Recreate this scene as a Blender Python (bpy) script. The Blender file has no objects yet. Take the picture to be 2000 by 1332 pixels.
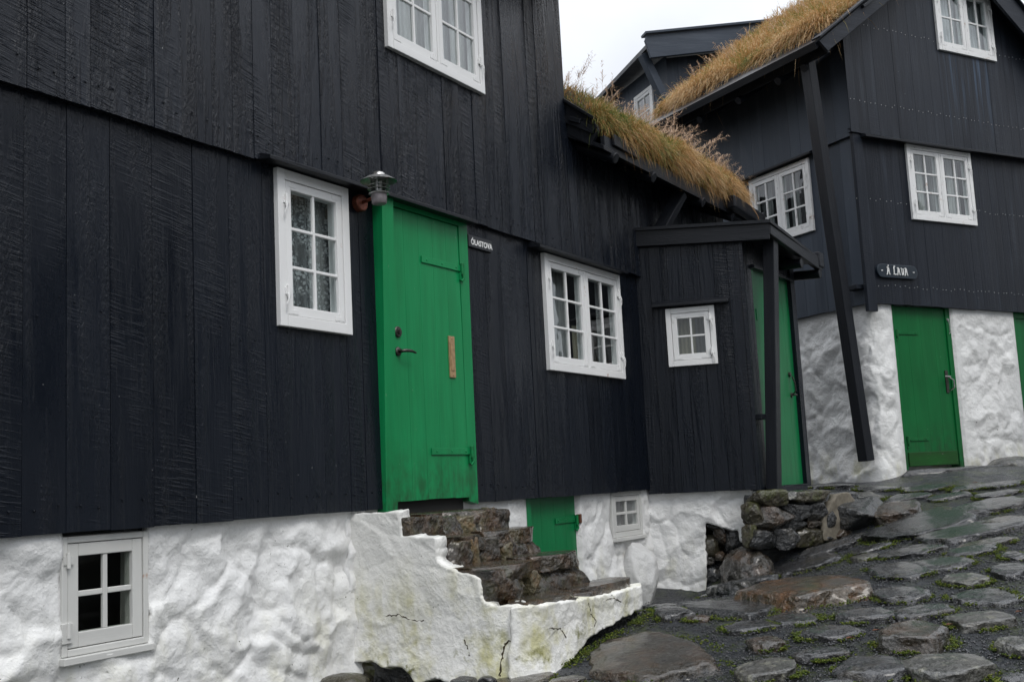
import bpy, bmesh, math, random
import numpy as np
from mathutils import Vector, Matrix, noise

random.seed(7)
rng = np.random.default_rng(11)
sc = bpy.context.scene
COL = sc.collection

# ------------------------------------------------------------------ camera
FPX = 2166.6; PITCH = math.radians(7.353); ROLL = math.radians(-2.902); EYE = 1.5
cp, sp = math.cos(PITCH), math.sin(PITCH); cr, sr = math.cos(ROLL), math.sin(ROLL)
FW = Vector((0, cp, sp)); UP0 = Vector((0, -sp, cp)); RI0 = Vector((1, 0, 0))
RI = cr*RI0 + sr*UP0; UP = -sr*RI0 + cr*UP0
CAM = Vector((0, 0, EYE))
cam = bpy.data.cameras.new('camera'); camo = bpy.data.objects.new('camera', cam); COL.objects.link(camo)
cam.sensor_fit = 'HORIZONTAL'; cam.sensor_width = 36.0; cam.lens = FPX/2000*36.0
cam.clip_start = 0.05; cam.clip_end = 3000
camo.matrix_world = Matrix((( RI.x, UP.x, -FW.x, CAM.x), (RI.y, UP.y, -FW.y, CAM.y), (RI.z, UP.z, -FW.z, CAM.z), (0, 0, 0, 1)))
sc.camera = camo

# ------------------------------------------------------------------ world: overcast sky
SUN_EL, SUN_AZ = math.radians(52), math.radians(150)     # azimuth clockwise from +Y
world = bpy.data.worlds.new('World'); sc.world = world; world.use_nodes = True
wt = world.node_tree; wn = wt.nodes; wl = wt.links
bg = wn['Background']; bg.inputs['Strength'].default_value = 0.13
sky = wn.new('ShaderNodeTexSky'); sky.sky_type = 'NISHITA'; sky.sun_disc = False
sky.sun_elevation = SUN_EL; sky.sun_rotation = SUN_AZ
tc = wn.new('ShaderNodeTexCoord'); sx = wn.new('ShaderNodeSeparateXYZ'); wl.new(tc.outputs['Generated'], sx.inputs[0])
zp = wn.new('ShaderNodeMath'); zp.operation = 'POWER'; zp.use_clamp = True; zp.inputs[1].default_value = 1.7
zc = wn.new('ShaderNodeMath'); zc.operation = 'MAXIMUM'; zc.inputs[1].default_value = 0.0; wl.new(sx.outputs['Z'], zc.inputs[0]); wl.new(zc.outputs[0], zp.inputs[0])
cl = wn.new('ShaderNodeMapRange'); wl.new(zp.outputs[0], cl.inputs[0])
for k, v in zip(range(1, 5), (0.0, 1.0, 3.8, 18.2)): cl.inputs[k].default_value = v
nz = wn.new('ShaderNodeTexNoise'); nz.inputs['Scale'].default_value = 2.2; nz.inputs['Detail'].default_value = 6
wl.new(tc.outputs['Generated'], nz.inputs['Vector'])
nr = wn.new('ShaderNodeMapRange'); wl.new(nz.outputs['Fac'], nr.inputs[0])
for k, v in zip(range(1, 5), (0.32, 0.68, 0.74, 1.2)): nr.inputs[k].default_value = v
mu = wn.new('ShaderNodeMath'); mu.operation = 'MULTIPLY'; wl.new(cl.outputs[0], mu.inputs[0]); wl.new(nr.outputs[0], mu.inputs[1])
cc = wn.new('ShaderNodeCombineColor')
for i, k in enumerate((0.96, 0.99, 1.045)):
    m = wn.new('ShaderNodeMath'); m.operation = 'MULTIPLY'; m.inputs[1].default_value = k
    wl.new(mu.outputs[0], m.inputs[0]); wl.new(m.outputs[0], cc.inputs[i])
mx = wn.new('ShaderNodeMix'); mx.data_type = 'RGBA'; mx.inputs[0].default_value = 0.9
wl.new(sky.outputs[0], mx.inputs[6]); wl.new(cc.outputs[0], mx.inputs[7]); wl.new(mx.outputs[2], bg.inputs['Color'])

sun = bpy.data.lights.new('sun', 'SUN'); sun.energy = 0.8; sun.angle = math.radians(18); sun.color = (1.0, 0.96, 0.9)
suno = bpy.data.objects.new('sun', sun); COL.objects.link(suno)
sdir = Vector((math.sin(SUN_AZ)*math.cos(SUN_EL), math.cos(SUN_AZ)*math.cos(SUN_EL), math.sin(SUN_EL)))
suno.rotation_euler = sdir.to_track_quat('Z', 'Y').to_euler(); suno.location = sdir*40
vs = sc.view_settings; vs.view_transform = 'Standard'; vs.look = 'None'; vs.gamma = 1; vs.exposure = 0.42
vs.use_curve_mapping = False

# ------------------------------------------------------------------ frames (flat walls)
class Fr:
    def __init__(s, o, az):
        a = math.radians(az); s.o = Vector(o); s.d = Vector((math.sin(a), math.cos(a), 0)); s.n = Vector((math.cos(a), -math.sin(a), 0))
    def w(s, u, v, n=0): return Vector((s.o.x+u*s.d.x+n*s.n.x, s.o.y+u*s.d.y+n*s.n.y, v))
A0 = math.radians(31.1)
F = Fr((-4.4*math.cos(A0), 4.4*math.sin(A0), 0), 31.1)      # facade of the near house
T = Fr(F.w(5.345, 0), 121.1)                                # near side of the stone stairs
P1 = Fr((1.231, 10.559, 0), 105)                            # porch side
P2 = Fr((2.178, 10.305, 0), 33)                             # porch front
G = Fr((3.997, 12.2, 0), 60.5)                              # gable of the far house
S = Fr((3.997, 12.2, 0), 151)                               # side of the far house (u<0 away)
B = Fr((2.286, 17.0, 0), 75)                                # back house, front
BL = Fr(B.w(.43, 0), 160)                                   # back house, left side

# ------------------------------------------------------------------ materials
def new_mat(name):
    m = bpy.data.materials.new(name); m.use_nodes = True
    nt = m.node_tree
    return m, nt, nt.nodes['Principled BSDF']
class NT:
    def __init__(s, nt): s.nt = nt; s.n = nt.nodes; s.l = nt.links
    def val(s, x, sock):
        if isinstance(x, bpy.types.NodeSocket): s.l.new(x, sock)
        elif isinstance(x, (tuple, list)):
            sock.default_value = tuple(x)+(1,) if len(x) == 3 and len(sock.default_value) == 4 else tuple(x)
        else: sock.default_value = x
    def math(s, op, a, b=0.0, c=None, clamp=False):
        m = s.n.new('ShaderNodeMath'); m.operation = op; m.use_clamp = clamp
        s.val(a, m.inputs[0]); s.val(b, m.inputs[1])
        if c is not None: s.val(c, m.inputs[2])
        return m.outputs[0]
    def uv(s): return s.n.new('ShaderNodeUVMap').outputs[0]
    def obj(s): return s.n.new('ShaderNodeTexCoord').outputs['Object']
    def pos(s): return s.n.new('ShaderNodeNewGeometry').outputs['Position']
    def attr(s, nm):
        a = s.n.new('ShaderNodeAttribute'); a.attribute_name = nm; return a.outputs['Fac']
    def mapv(s, v, scale=(1, 1, 1), rot=(0, 0, 0), loc=(0, 0, 0)):
        m = s.n.new('ShaderNodeMapping'); s.l.new(v, m.inputs[0]); s.val(scale, m.inputs['Scale']); s.val(rot, m.inputs['Rotation']); s.val(loc, m.inputs['Location'])
        return m.outputs[0]
    def shift(s, v, f, k=17.3):
        a = s.n.new('ShaderNodeVectorMath'); a.operation = 'ADD'; s.l.new(v, a.inputs[0])
        cx = s.n.new('ShaderNodeCombineXYZ'); kk = s.math('MULTIPLY', f, k)
        for i in range(3): s.l.new(kk, cx.inputs[i])
        s.l.new(cx.outputs[0], a.inputs[1]); return a.outputs[0]
    def noise(s, v, scale, detail=4, rough=.55, dist=0.0):
        t = s.n.new('ShaderNodeTexNoise'); s.l.new(v, t.inputs['Vector'])
        t.inputs['Scale'].default_value = scale; t.inputs['Detail'].default_value = detail
        t.inputs['Roughness'].default_value = rough; t.inputs['Distortion'].default_value = dist
        return t.outputs['Fac']
    def vor(s, v, scale, feat='F1', rand=1.0):
        t = s.n.new('ShaderNodeTexVoronoi'); t.feature = feat; s.l.new(v, t.inputs['Vector']); t.inputs['Scale'].default_value = scale
        t.inputs['Randomness'].default_value = rand
        return t.outputs['Distance']
    def wave(s, v, scale, dist=2.0, ds=1.0, dirn='Y'):
        t = s.n.new('ShaderNodeTexWave'); t.bands_direction = dirn; s.l.new(v, t.inputs['Vector'])
        t.inputs['Scale'].default_value = scale; t.inputs['Distortion'].default_value = dist; t.inputs['Detail'].default_value = 3
        t.inputs['Detail Scale'].default_value = ds
        return t.outputs['Fac']
    def rng(s, x, a, b, c=0.0, d=1.0):
        m = s.n.new('ShaderNodeMapRange'); s.l.new(x, m.inputs[0])
        for k, v in zip(range(1, 5), (a, b, c, d)): s.val(v, m.inputs[k])
        return m.outputs[0]
    def mix(s, f, a, b):
        m = s.n.new('ShaderNodeMix'); m.data_type = 'RGBA'; s.val(f, m.inputs[0]); s.val(a, m.inputs[6]); s.val(b, m.inputs[7]); return m.outputs[2]
    def ramp(s, f, stops):
        r = s.n.new('ShaderNodeValToRGB'); s.l.new(f, r.inputs[0]); e = r.color_ramp.elements
        while len(e) < len(stops): e.new(0.5)
        for el, (p, c) in zip(e, stops): el.position = p; el.color = tuple(c)+(1,)
        return r.outputs[0]
    def bump(s, h, strength, dist, prev=None):
        b = s.n.new('ShaderNodeBump'); b.inputs['Strength'].default_value = strength; b.inputs['Distance'].default_value = dist
        s.l.new(h, b.inputs['Height'])
        if prev is not None: s.l.new(prev, b.inputs['Normal'])
        return b.outputs[0]
    def sep(s, v, i):
        x = s.n.new('ShaderNodeSeparateXYZ'); s.l.new(v, x.inputs[0]); return x.outputs[i]

def wood_mat(name, ca, cb, saw=1.0, pits=1.0, rough=(.3, .55), streak=None, chips=0.0, spec=.26, runs=None, bd=.006):
    m, nt, b = new_mat(name); t = NT(nt)
    r = t.attr('rnd'); uv = t.shift(t.uv(), r)
    patch = t.noise(t.mapv(uv, (2.5, .8, 1)), 2.2, 3)
    tone = t.math('ADD', t.math('MULTIPLY', patch, .75), t.math('MULTIPLY', r, .5), clamp=True)
    col = t.mix(t.rng(tone, .3, .95), ca, cb)
    grain = t.noise(t.mapv(uv, (85, 3.5, 1)), 1.0, 5, .6)
    pit = t.noise(t.mapv(uv, (70, 26, 1)), 1.0, 4, .65, .6)
    wob = t.mapv(uv, (1, 1, 1), (0, 0, .16))
    saww = t.rng(t.noise(t.mapv(wob, (5.5, 80, 1)), 1.0, 2, .5, .2), .50, .62)
    sn = t.noise(t.mapv(wob, (7, 150, 1)), 1.0, 3, .6)
    sawmask = t.math('MULTIPLY', t.rng(t.noise(t.mapv(uv, (3, .9, 1)), 1.3, 2), .42, .66), t.rng(t.math('FRACT', t.math('MULTIPLY', r, 7.31)), .25, .8))
    pmask = t.rng(t.noise(t.mapv(uv, (9, .7, 1), loc=(3, 1, 0)), 1.2, 3), .46, .64)
    h = t.math('MULTIPLY', grain, .45)
    h = t.math('ADD', h, t.math('MULTIPLY', t.math('MULTIPLY', t.math('ADD', t.math('MULTIPLY', saww, .8), t.math('MULTIPLY', sn, .6)), sawmask), .42*saw))
    h = t.math('ADD', h, t.math('MULTIPLY', t.math('MULTIPLY', pit, pmask), 1.2*pits))
    if streak is not None:
        st = t.noise(t.mapv(t.uv(), (11, .55, 1)), 1.0, 4, .6)
        st2 = t.noise(t.mapv(t.uv(), (1.1, 1.6, 1)), 1.0, 2)
        col = t.mix(t.math('MULTIPLY', t.rng(st, .5, .75), t.rng(st2, .35, .65, .15, .9)), col, streak)
    if runs:
        (ra, rb, rc, rd_), rcol = runs
        ux, vx = t.sep(t.uv(), 0), t.sep(t.uv(), 1)
        rm = t.math('MULTIPLY', t.math('MULTIPLY', t.rng(ux, ra-.02, ra+.05), t.rng(ux, rb+.02, rb-.05)), t.math('MULTIPLY', t.rng(vx, rc, rd_-.2), t.rng(vx, rd_+.01, rd_-.03)))
        rs = t.rng(t.noise(t.mapv(t.uv(), (13, .35, 1)), 1.0, 3, .7), .50, .68)
        col = t.mix(t.math('MULTIPLY', t.math('MULTIPLY', rm, rs), .8), col, rcol)
    if chips:
        ch = t.noise(t.mapv(t.uv(), (60, 22, 1)), 1.0, 2, .5)
        chm = t.noise(t.uv(), 1.4, 2)
        col = t.mix(t.math('MULTIPLY', t.rng(ch, .755, .775), t.rng(chm, .5, .62, 0, chips)), col, (.45, .45, .44))
    t.l.new(col, b.inputs['Base Color'])
    t.l.new(t.rng(t.math('ADD', t.math('MULTIPLY', patch, .6), t.math('MULTIPLY', pit, .4)), .3, .7, rough[0], rough[1]), b.inputs['Roughness'])
    t.l.new(t.bump(h, .9, bd), b.inputs['Normal'])
    b.inputs['Specular IOR Level'].default_value = spec
    return m

def paint_mat(name, c, c2=None, rough=.42, rust=0.0, worn=0.0, brush=.35, dirt=None):
    m, nt, b = new_mat(name); t = NT(nt); uv = t.shift(t.uv(), t.attr('rnd'))
    n = t.noise(t.mapv(uv, (6, 1.2, 1)), 1.5, 4)
    col = t.mix(t.rng(n, .35, .7), c, c2 if c2 else tuple(x*.86 for x in c))
    if dirt:
        y = t.sep(t.uv(), 1)
        dm_ = t.math('MULTIPLY', t.rng(y, dirt[1], dirt[0]), t.rng(t.noise(t.mapv(t.uv(), (9, 5, 1)), 1.6, 5, .65), .38, .62))
        col = t.mix(t.math('MULTIPLY', dm_, .75), col, (.020, .030, .014))
        ck = t.rng(t.noise(t.mapv(uv, (34, 18, 1)), 1.0, 2), .745, .76)
        col = t.mix(t.math('MULTIPLY', ck, .8), col, (.10, .22, .12))
        fd = t.rng(t.noise(t.mapv(t.uv(), (16, .9, 1)), 1.0, 4, .6), .45, .72)
        col = t.mix(t.math('MULTIPLY', fd, .28), col, tuple(x*1.5+.012 for x in c))
    if worn:
        w = t.noise(t.mapv(uv, (40, 14, 1)), 1.0, 5, .65)
        col = t.mix(t.rng(w, .66-worn*.1, .74, 0, .85), col, (.16, .15, .14))
    if rust:
        p = t.noise(uv, 7.5, 3); q = t.noise(uv, 60, 3)
        col = t.mix(t.math('MULTIPLY', t.rng(p, .72-rust*.1, .8), t.rng(q, .42, .6)), col, (.33, .12, .025))
    t.l.new(col, b.inputs['Base Color'])
    b.inputs['Roughness'].default_value = rough; b.inputs['Specular IOR Level'].default_value = .22
    g = t.noise(t.mapv(uv, (120, 5, 1)), 1.0, 4)
    g2 = t.noise(uv, 9, 4)
    t.l.new(t.bump(t.math('ADD', t.math('MULTIPLY', g, .5), t.math('MULTIPLY', g2, .7)), brush, .003), b.inputs['Normal'])
    return m

def plaster_mat(name, stain=0.0, c=(.74, .74, .728), z0=.4, z1=1.0):
    m, nt, b = new_mat(name); t = NT(nt); p = t.pos()
    n1 = t.noise(p, 2.3, 5, .6); n2 = t.noise(p, 14, 5, .62); n3 = t.noise(p, 60, 3, .6)
    col = t.mix(t.rng(n1, .35, .7), c, tuple(x*.92 for x in c))
    dk = t.rng(n2, .62, .75, 0, .22)
    col = t.mix(dk, col, (.52, .52, .48))
    sp_ = t.math('MULTIPLY', t.rng(t.noise(p, 38, 2), .70, .735), t.rng(t.noise(p, 2.8, 2), .5, .62))
    col = t.mix(sp_, col, (.05, .055, .03))
    if stain:
        z = t.sep(p, 2)
        zz = t.rng(z, z1, z0, 0, 1)
        drip = t.noise(t.mapv(p, (7, 7, 1.2)), 1.0, 4, .6)
        blob = t.noise(p, 3.6, 4, .65)
        f = t.math('MULTIPLY', t.math('MULTIPLY', t.rng(blob, .42, .68), t.rng(drip, .38, .6)), t.rng(zz, 0, .7))
        f = t.math('MULTIPLY', f, stain, clamp=True)
        col = t.mix(t.math('MULTIPLY', f, .8), col, (.42, .40, .17))
        f2 = t.math('MULTIPLY', t.rng(t.noise(p, 5.0, 5, .7), .58, .68), t.rng(zz, .45, .9))
        col = t.mix(t.math('MULTIPLY', f2, stain*.8, clamp=True), col, (.17, .17, .045))
    t.l.new(col, b.inputs['Base Color']); b.inputs['Roughness'].default_value = .62
    n5 = t.noise(p, 11, 5, .55, .3)
    h = t.math('ADD', t.math('MULTIPLY', n5, 1.0), t.math('ADD', t.math('MULTIPLY', n3, .10), t.math('MULTIPLY', t.noise(p, 28, 4, .6, .4), .55)))
    rg = t.math('ABSOLUTE', t.math('SUBTRACT', t.noise(p, 5.5, 3, .5, .5), .5))
    h = t.math('SUBTRACT', h, t.math('MULTIPLY', rg, 1.6))
    t.l.new(t.bump(h, .5, .024), b.inputs['Normal'])
    b.inputs['Roughness'].default_value = .5
    return m

def stone_mat(name, ca, cb, cc_, rough=(.16, .5), lich=0.0, moss=0.0, zrust=0.0, coat=.55):
    m, nt, b = new_mat(name); t = NT(nt)
    oi = t.n.new('ShaderNodeObjectInfo').outputs['Random']
    p = t.shift(t.pos(), oi, 31.7)
    n1 = t.noise(p, 3.2, 5, .6); n2 = t.noise(p, 26, 5, .65); n3 = t.noise(p, 120, 3, .6); n4 = t.noise(p, 8, 5, .6, .5)
    col = t.mix(t.rng(n1, .36, .66), ca, cb)
    col = t.mix(t.rng(n4, .52, .68, 0, .8), col, cc_)
    col = t.mix(t.rng(n3, .56, .72, 0, .45), col, tuple(min(.2, x*2.6+.01) for x in cb))
    if zrust:
        col = t.mix(t.math('MULTIPLY', t.rng(t.noise(p, 5.5, 4, .6), .45, .62), zrust), col, (.12, .05, .012))
    if lich:
        l = t.math('MULTIPLY', t.rng(t.noise(p, 11, 5, .7), .54, .64), lich)
        col = t.mix(l, col, (.21, .205, .155))
    if moss:
        mm = t.math('MULTIPLY', t.rng(t.noise(p, 6, 5, .65), .5, .6), moss)
        col = t.mix(mm, col, (.05, .055, .008))
    t.l.new(col, b.inputs['Base Color'])
    t.l.new(t.rng(t.math('ADD', t.math('MULTIPLY', n1, .6), t.math('MULTIPLY', n2, .4)), .40, .60, rough[0], rough[1]), b.inputs['Roughness'])
    chip = t.vor(t.shift(p, n4, .05), 17); chip2 = t.vor(t.shift(p, n2, .03), 46)
    h = t.math('ADD', t.math('MULTIPLY', n2, .8), t.math('MULTIPLY', n3, .35))
    h = t.math('ADD', h, t.math('ADD', t.math('MULTIPLY', chip, .9), t.math('MULTIPLY', chip2, .45)))
    h = t.math('ADD', h, t.math('MULTIPLY', n4, 1.2))
    t.l.new(t.bump(h, .9, .024), b.inputs['Normal'])
    b.inputs['Specular IOR Level'].default_value = .5; b.inputs['Coat Weight'].default_value = coat; b.inputs['Coat Roughness'].default_value = .16
    return m

def plain_mat(name, c, rough=.5, metal=0.0, var=.2, bump=.2, scale=30):
    m, nt, b = new_mat(name); t = NT(nt); p = t.obj()
    n = t.noise(p, scale, 4)
    t.l.new(t.mix(t.rng(n, .3, .7), c, tuple(x*(1-var*2) for x in c)), b.inputs['Base Color'])
    b.inputs['Roughness'].default_value = rough; b.inputs['Metallic'].default_value = metal
    t.l.new(t.bump(n, bump, .002), b.inputs['Normal'])
    return m

def glass_mat(name, tint=(.9, .93, .93), refl=1.0):
    m, nt, b = new_mat(name); t = NT(nt); nt.nodes.remove(b)
    out = nt.nodes['Material Output']
    tr = t.n.new('ShaderNodeBsdfTransparent'); tr.inputs[0].default_value = tuple(tint)+(1,)
    gl = t.n.new('ShaderNodeBsdfGlossy'); gl.inputs['Roughness'].default_value = .015
    wv = t.noise(t.pos(), 5, 1)
    t.l.new(t.bump(wv, .2, .01), gl.inputs['Normal'])
    fr = t.n.new('ShaderNodeFresnel'); fr.inputs[0].default_value = 1.5
    bf = t.n.new('ShaderNodeNewGeometry').outputs['Backfacing']
    f = t.math('MULTIPLY', t.math('MULTIPLY', fr.outputs[0], 2.7*refl), t.math('SUBTRACT', 1.0, bf), clamp=True)
    ms = t.n.new('ShaderNodeMixShader'); t.l.new(f, ms.inputs[0]); t.l.new(tr.outputs[0], ms.inputs[1]); t.l.new(gl.outputs[0], ms.inputs[2])
    t.l.new(ms.outputs[0], out.inputs[0])
    return m

def lace_mat():
    m, nt, b = new_mat('lace_curtain'); t = NT(nt); out = nt.nodes['Material Output']
    uv = t.uv()
    wob = t.noise(uv, 16, 2)
    big = t.rng(t.noise(t.mapv(uv, (1.5, 1, 1)), 7, 2), .40, .50)
    petals = t.rng(t.vor(uv, 52), .55, .40)
    f = t.math('MULTIPLY', petals, big)
    fold = t.rng(t.wave(uv, 5, 2.5, 1.0, 'X'), 0, 1, .2, .34)
    a = t.math('ADD', t.math('MULTIPLY', f, .5), fold, clamp=True)
    t.l.new(a, b.inputs['Alpha'])
    b.inputs['Base Color'].default_value = (.75, .76, .76, 1); b.inputs['Roughness'].default_value = .9
    return m
def drape_mat(name, c, alpha=.85):
    m, nt, b = new_mat(name); t = NT(nt); uv = t.uv()
    w = t.wave(uv, 9, 3, 1.0, 'X')
    t.l.new(t.mix(w, c, tuple(x*.75 for x in c)), b.inputs['Base Color'])
    b.inputs['Roughness'].default_value = .9; b.inputs['Alpha'].default_value = alpha
    return m

def blade_mat(name, stops):
    m, nt, b = new_mat(name); t = NT(nt)
    t.l.new(t.ramp(t.attr('rnd'), stops), b.inputs['Base Color'])
    b.inputs['Roughness'].default_value = .55
    b.inputs['Specular IOR Level'].default_value = .25
    # leaves let some light through
    tr = t.n.new('ShaderNodeBsdfTranslucent'); t.l.new(t.ramp(t.attr('rnd'), stops), tr.inputs[0])
    ms = t.n.new('ShaderNodeMixShader'); ms.inputs[0].default_value = .3
    out = nt.nodes['Material Output']
    t.l.new(b.outputs[0], ms.inputs[1]); t.l.new(tr.outputs[0], ms.inputs[2]); t.l.new(ms.outputs[0], out.inputs[0])
    return m

M = {}
M['tar'] = wood_mat('tarred_boards', (.0034, .0052, .0092), (.0074, .0102, .0162), 1.0, 1.4, (.20, .42), chips=.8)
M['tar_up'] = wood_mat('tarred_rough_sawn_boards', (.0044, .0064, .0110), (.0104, .0136, .0205), 2.0, 1.7, (.18, .40), chips=.8, spec=.30, bd=.013)
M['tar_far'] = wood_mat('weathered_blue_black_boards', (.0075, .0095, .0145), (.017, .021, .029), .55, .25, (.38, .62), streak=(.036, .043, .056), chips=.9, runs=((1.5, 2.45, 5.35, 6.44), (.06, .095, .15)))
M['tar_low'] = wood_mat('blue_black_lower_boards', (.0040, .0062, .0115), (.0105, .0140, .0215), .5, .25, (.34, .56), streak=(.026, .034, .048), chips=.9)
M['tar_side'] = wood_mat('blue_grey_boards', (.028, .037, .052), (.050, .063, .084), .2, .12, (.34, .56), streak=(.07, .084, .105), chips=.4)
M['tar_dark'] = wood_mat('dark_eave_boards', (.008, .010, .0145), (.015, .018, .025), .2, .3, (.36, .56))
M['tar_trim'] = wood_mat('tarred_trim', (.006, .0072, .0100), (.013, .0148, .019), .2, .35, (.3, .5))
M['white'] = paint_mat('white_gloss_paint', (.80, .80, .79), (.74, .74, .73), .34, rust=.25)
M['grey_white'] = paint_mat('pale_grey_paint', (.58, .58, .555), (.52, .52, .50), .45, rust=.1)
M['white_worn'] = paint_mat('flaking_white_paint', (.76, .76, .75), (.68, .68, .67), .5, rust=.55, worn=.6)
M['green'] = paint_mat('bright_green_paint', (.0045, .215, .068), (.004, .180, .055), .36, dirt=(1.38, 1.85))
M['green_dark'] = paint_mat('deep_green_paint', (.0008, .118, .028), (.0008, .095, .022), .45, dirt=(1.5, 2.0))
M['green_base'] = paint_mat('cellar_green_paint', (.005, .17, .055), (.004, .13, .04), .36)
M['green_kick'] = paint_mat('worn_green_paint', (.010, .085, .014), (.014, .05, .012), .5, worn=.3)
M['plaster'] = plaster_mat('whitewash', .55, z0=.3, z1=1.1)
M['plaster_stain'] = plaster_mat('stained_whitewash', 1.6, (.76, .755, .72), .42, 1.15)
M['plaster_far'] = plaster_mat('far_whitewash', .9, (.73, .73, .715), 1.35, 1.75)
M['shaded_plaster'] = plaster_mat('shaded_whitewash', .2, (.56, .56, .55), .4, .8)  # same whitewash as the wall, with the boulder's shade put into the colour
M['stone'] = stone_mat('wet_grey_stone', (.016, .0165, .018), (.040, .040, .042), (.036, .029, .018), (.08, .30))
M['stone_dark'] = stone_mat('wet_dark_stone', (.010, .0115, .0125), (.028, .029, .030), (.026, .022, .014), (.08, .30))
M['stone_brown'] = stone_mat('wet_brown_stone', (.020, .018, .014), (.040, .034, .025), (.016, .015, .014), (.07, .30), zrust=.28)
M['stone_rust'] = stone_mat('rust_stained_stone', (.034, .026, .016), (.060, .042, .022), (.022, .020, .017), (.07, .30), zrust=.8)
M['stone_light'] = stone_mat('lichened_stone', (.038, .038, .035), (.075, .073, .063), (.038, .033, .026), (.25, .55), lich=.7)
M['stone_moss'] = stone_mat('mossy_stone', (.030, .026, .014), (.050, .042, .022), (.020, .018, .012), (.2, .5), moss=.85)
M['step'] = stone_mat('stair_stone', (.009, .0070, .0042), (.030, .020, .0085), (.066, .040, .012), (.12, .42), zrust=.4, moss=.3)
M['tread'] = stone_mat('wet_tread_stone', (.014, .0100, .0052), (.038, .026, .0110), (.011, .0092, .0065), (.08, .30), zrust=.45, moss=.3)
M['step_mortar'] = stone_mat('stained_mortar', (.075, .060, .030), (.13, .10, .05), (.15, .075, .022), (.3, .6), moss=.3)
M['mortar'] = plain_mat('lime_mortar', (.17, .15, .115), .8, 0, .2, .5, 40)
M['glass'] = glass_mat('window_glass')
M['glass_dark'] = glass_mat('cellar_glass', (.8, .82, .8), .12)
M['smoke_glass'] = glass_mat('lamp_glass', (.45, .48, .46), .8)
M['interior'] = plain_mat('dark_room', (.022, .022, .021), .8, 0, .1, .1, 3)
M['interior_reflect'] = plain_mat('reflection_grey_room', (.22, .22, .215), .8, 0, .15, .1, 3)  # room painted lighter to stand in for the grey reflection in the panes
M['lace'] = lace_mat()
M['drape'] = drape_mat('white_drape', (.62, .62, .6), 1.0)
M['sheer'] = drape_mat('sheer_curtain', (.6, .6, .59), .6)
M['sky_veil'] = drape_mat('sky_reflection_veil', (.7, .71, .72), .85)  # pale sheet added behind high panes, imitating the sky they reflect
M['blue_cloth'] = drape_mat('blue_cloth', (.03, .10, .2), 1.0)
M['cream_cloth'] = drape_mat('cream_curtain', (.42, .38, .28), 1.0)
M['iron'] = plain_mat('dark_iron', (.10, .095, .085), .42, .9, .2, .2, 60)
M['chrome'] = plain_mat('worn_chrome', (.5, .49, .47), .25, 1.0, .15, .1, 60)
M['galv'] = plain_mat('galvanised_metal', (.55, .55, .54), .36, .8, .2, .2, 50)
M['copper'] = plain_mat('weathered_copper', (.27, .085, .05), .5, .45, .25, .3, 40)
M['pinkgrey'] = plain_mat('pale_oxidised_metal', (.30, .27, .28), .5, .3, .15, .2, 35)
M['brass'] = plain_mat('aged_brass', (.55, .36, .19), .42, .5, .2, .3, 35)
M['rust'] = plain_mat('rusty_iron', (.14, .05, .02), .8, .1, .3, .5, 50)
M['letter'] = plain_mat('white_lettering', (.8, .8, .78), .5, 0, .05, .1, 30)
M['signboard'] = plain_mat('black_sign', (.012, .014, .018), .4, 0, .2, .3, 30)
M['signblue'] = plain_mat('dark_blue_sign', (.012, .022, .034), .38, 0, .2, .3, 30)
M['lampwhite'] = plain_mat('frosted_bulb', (.75, .75, .72), .4, 0, .05, .05, 20)
M['soil'] = plain_mat('turf_soil', (.06, .045, .022), .95, 0, .3, .9, 18)
M['chimney_dirt'] = M['soil']
M['turf'] = blade_mat('turf_grass', [(0, (.06, .10, .02)), (.26, (.17, .21, .045)), (.46, (.36, .25, .09)), (.7, (.44, .22, .07)), (1, (.56, .40, .22))])
M['stalk'] = blade_mat('seed_stalks', [(0, (.40, .27, .17)), (1, (.62, .46, .34))])
M['moss'] = blade_mat('moss', [(0, (.035, .060, .006)), (.5, (.080, .115, .010)), (1, (.15, .17, .022))])
M['pebble'] = stone_mat('grit', (.016, .017, .019), (.045, .047, .052), (.03, .028, .025), (.22, .5))

def ground_mat():
    m, nt, b = new_mat('wet_gravel'); t = NT(nt); p = t.pos()
    n1 = t.noise(p, 1.3, 4); n2 = t.noise(p, 75, 4, .7); n3 = t.noise(p, 9, 4, .6); v = t.vor(p, 95)
    col = t.mix(t.rng(n1, .35, .65), (.012, .0145, .019), (.024, .028, .034))
    col = t.mix(t.rng(n2, .5, .72, 0, .8), col, (.062, .067, .077))
    ms = t.math('MULTIPLY', t.rng(t.noise(p, 3.4, 5, .65), .46, .58), t.rng(t.noise(p, 40, 3), .42, .6))
    col = t.mix(t.math('MULTIPLY', ms, .75), col, (.05, .068, .010))
    t.l.new(col, b.inputs['Base Color'])
    t.l.new(t.rng(n3, .35, .65, .12, .45), b.inputs['Roughness'])
    h = t.math('ADD', t.math('MULTIPLY', v, -.8), t.math('MULTIPLY', n2, .7))
    t.l.new(t.bump(t.math('ADD', h, t.math('MULTIPLY', n3, .8)), 1.0, .02), b.inputs['Normal'])
    return m
M['ground'] = ground_mat()

# ------------------------------------------------------------------ things and parts
BASE = {}
def thing(name, label, cat, loc, group=None):
    o = bpy.data.objects.new(name, None); COL.objects.link(o); o.location = loc; o.empty_display_size = .2
    o['label'] = label; o['category'] = cat; o['kind'] = 'thing'
    if group: o['group'] = group
    BASE[o.name] = Vector(loc)
    return o
def root_base(par):
    while par.parent is not None: par = par.parent
    return BASE.get(par.name, Vector((0, 0, 0)))

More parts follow.
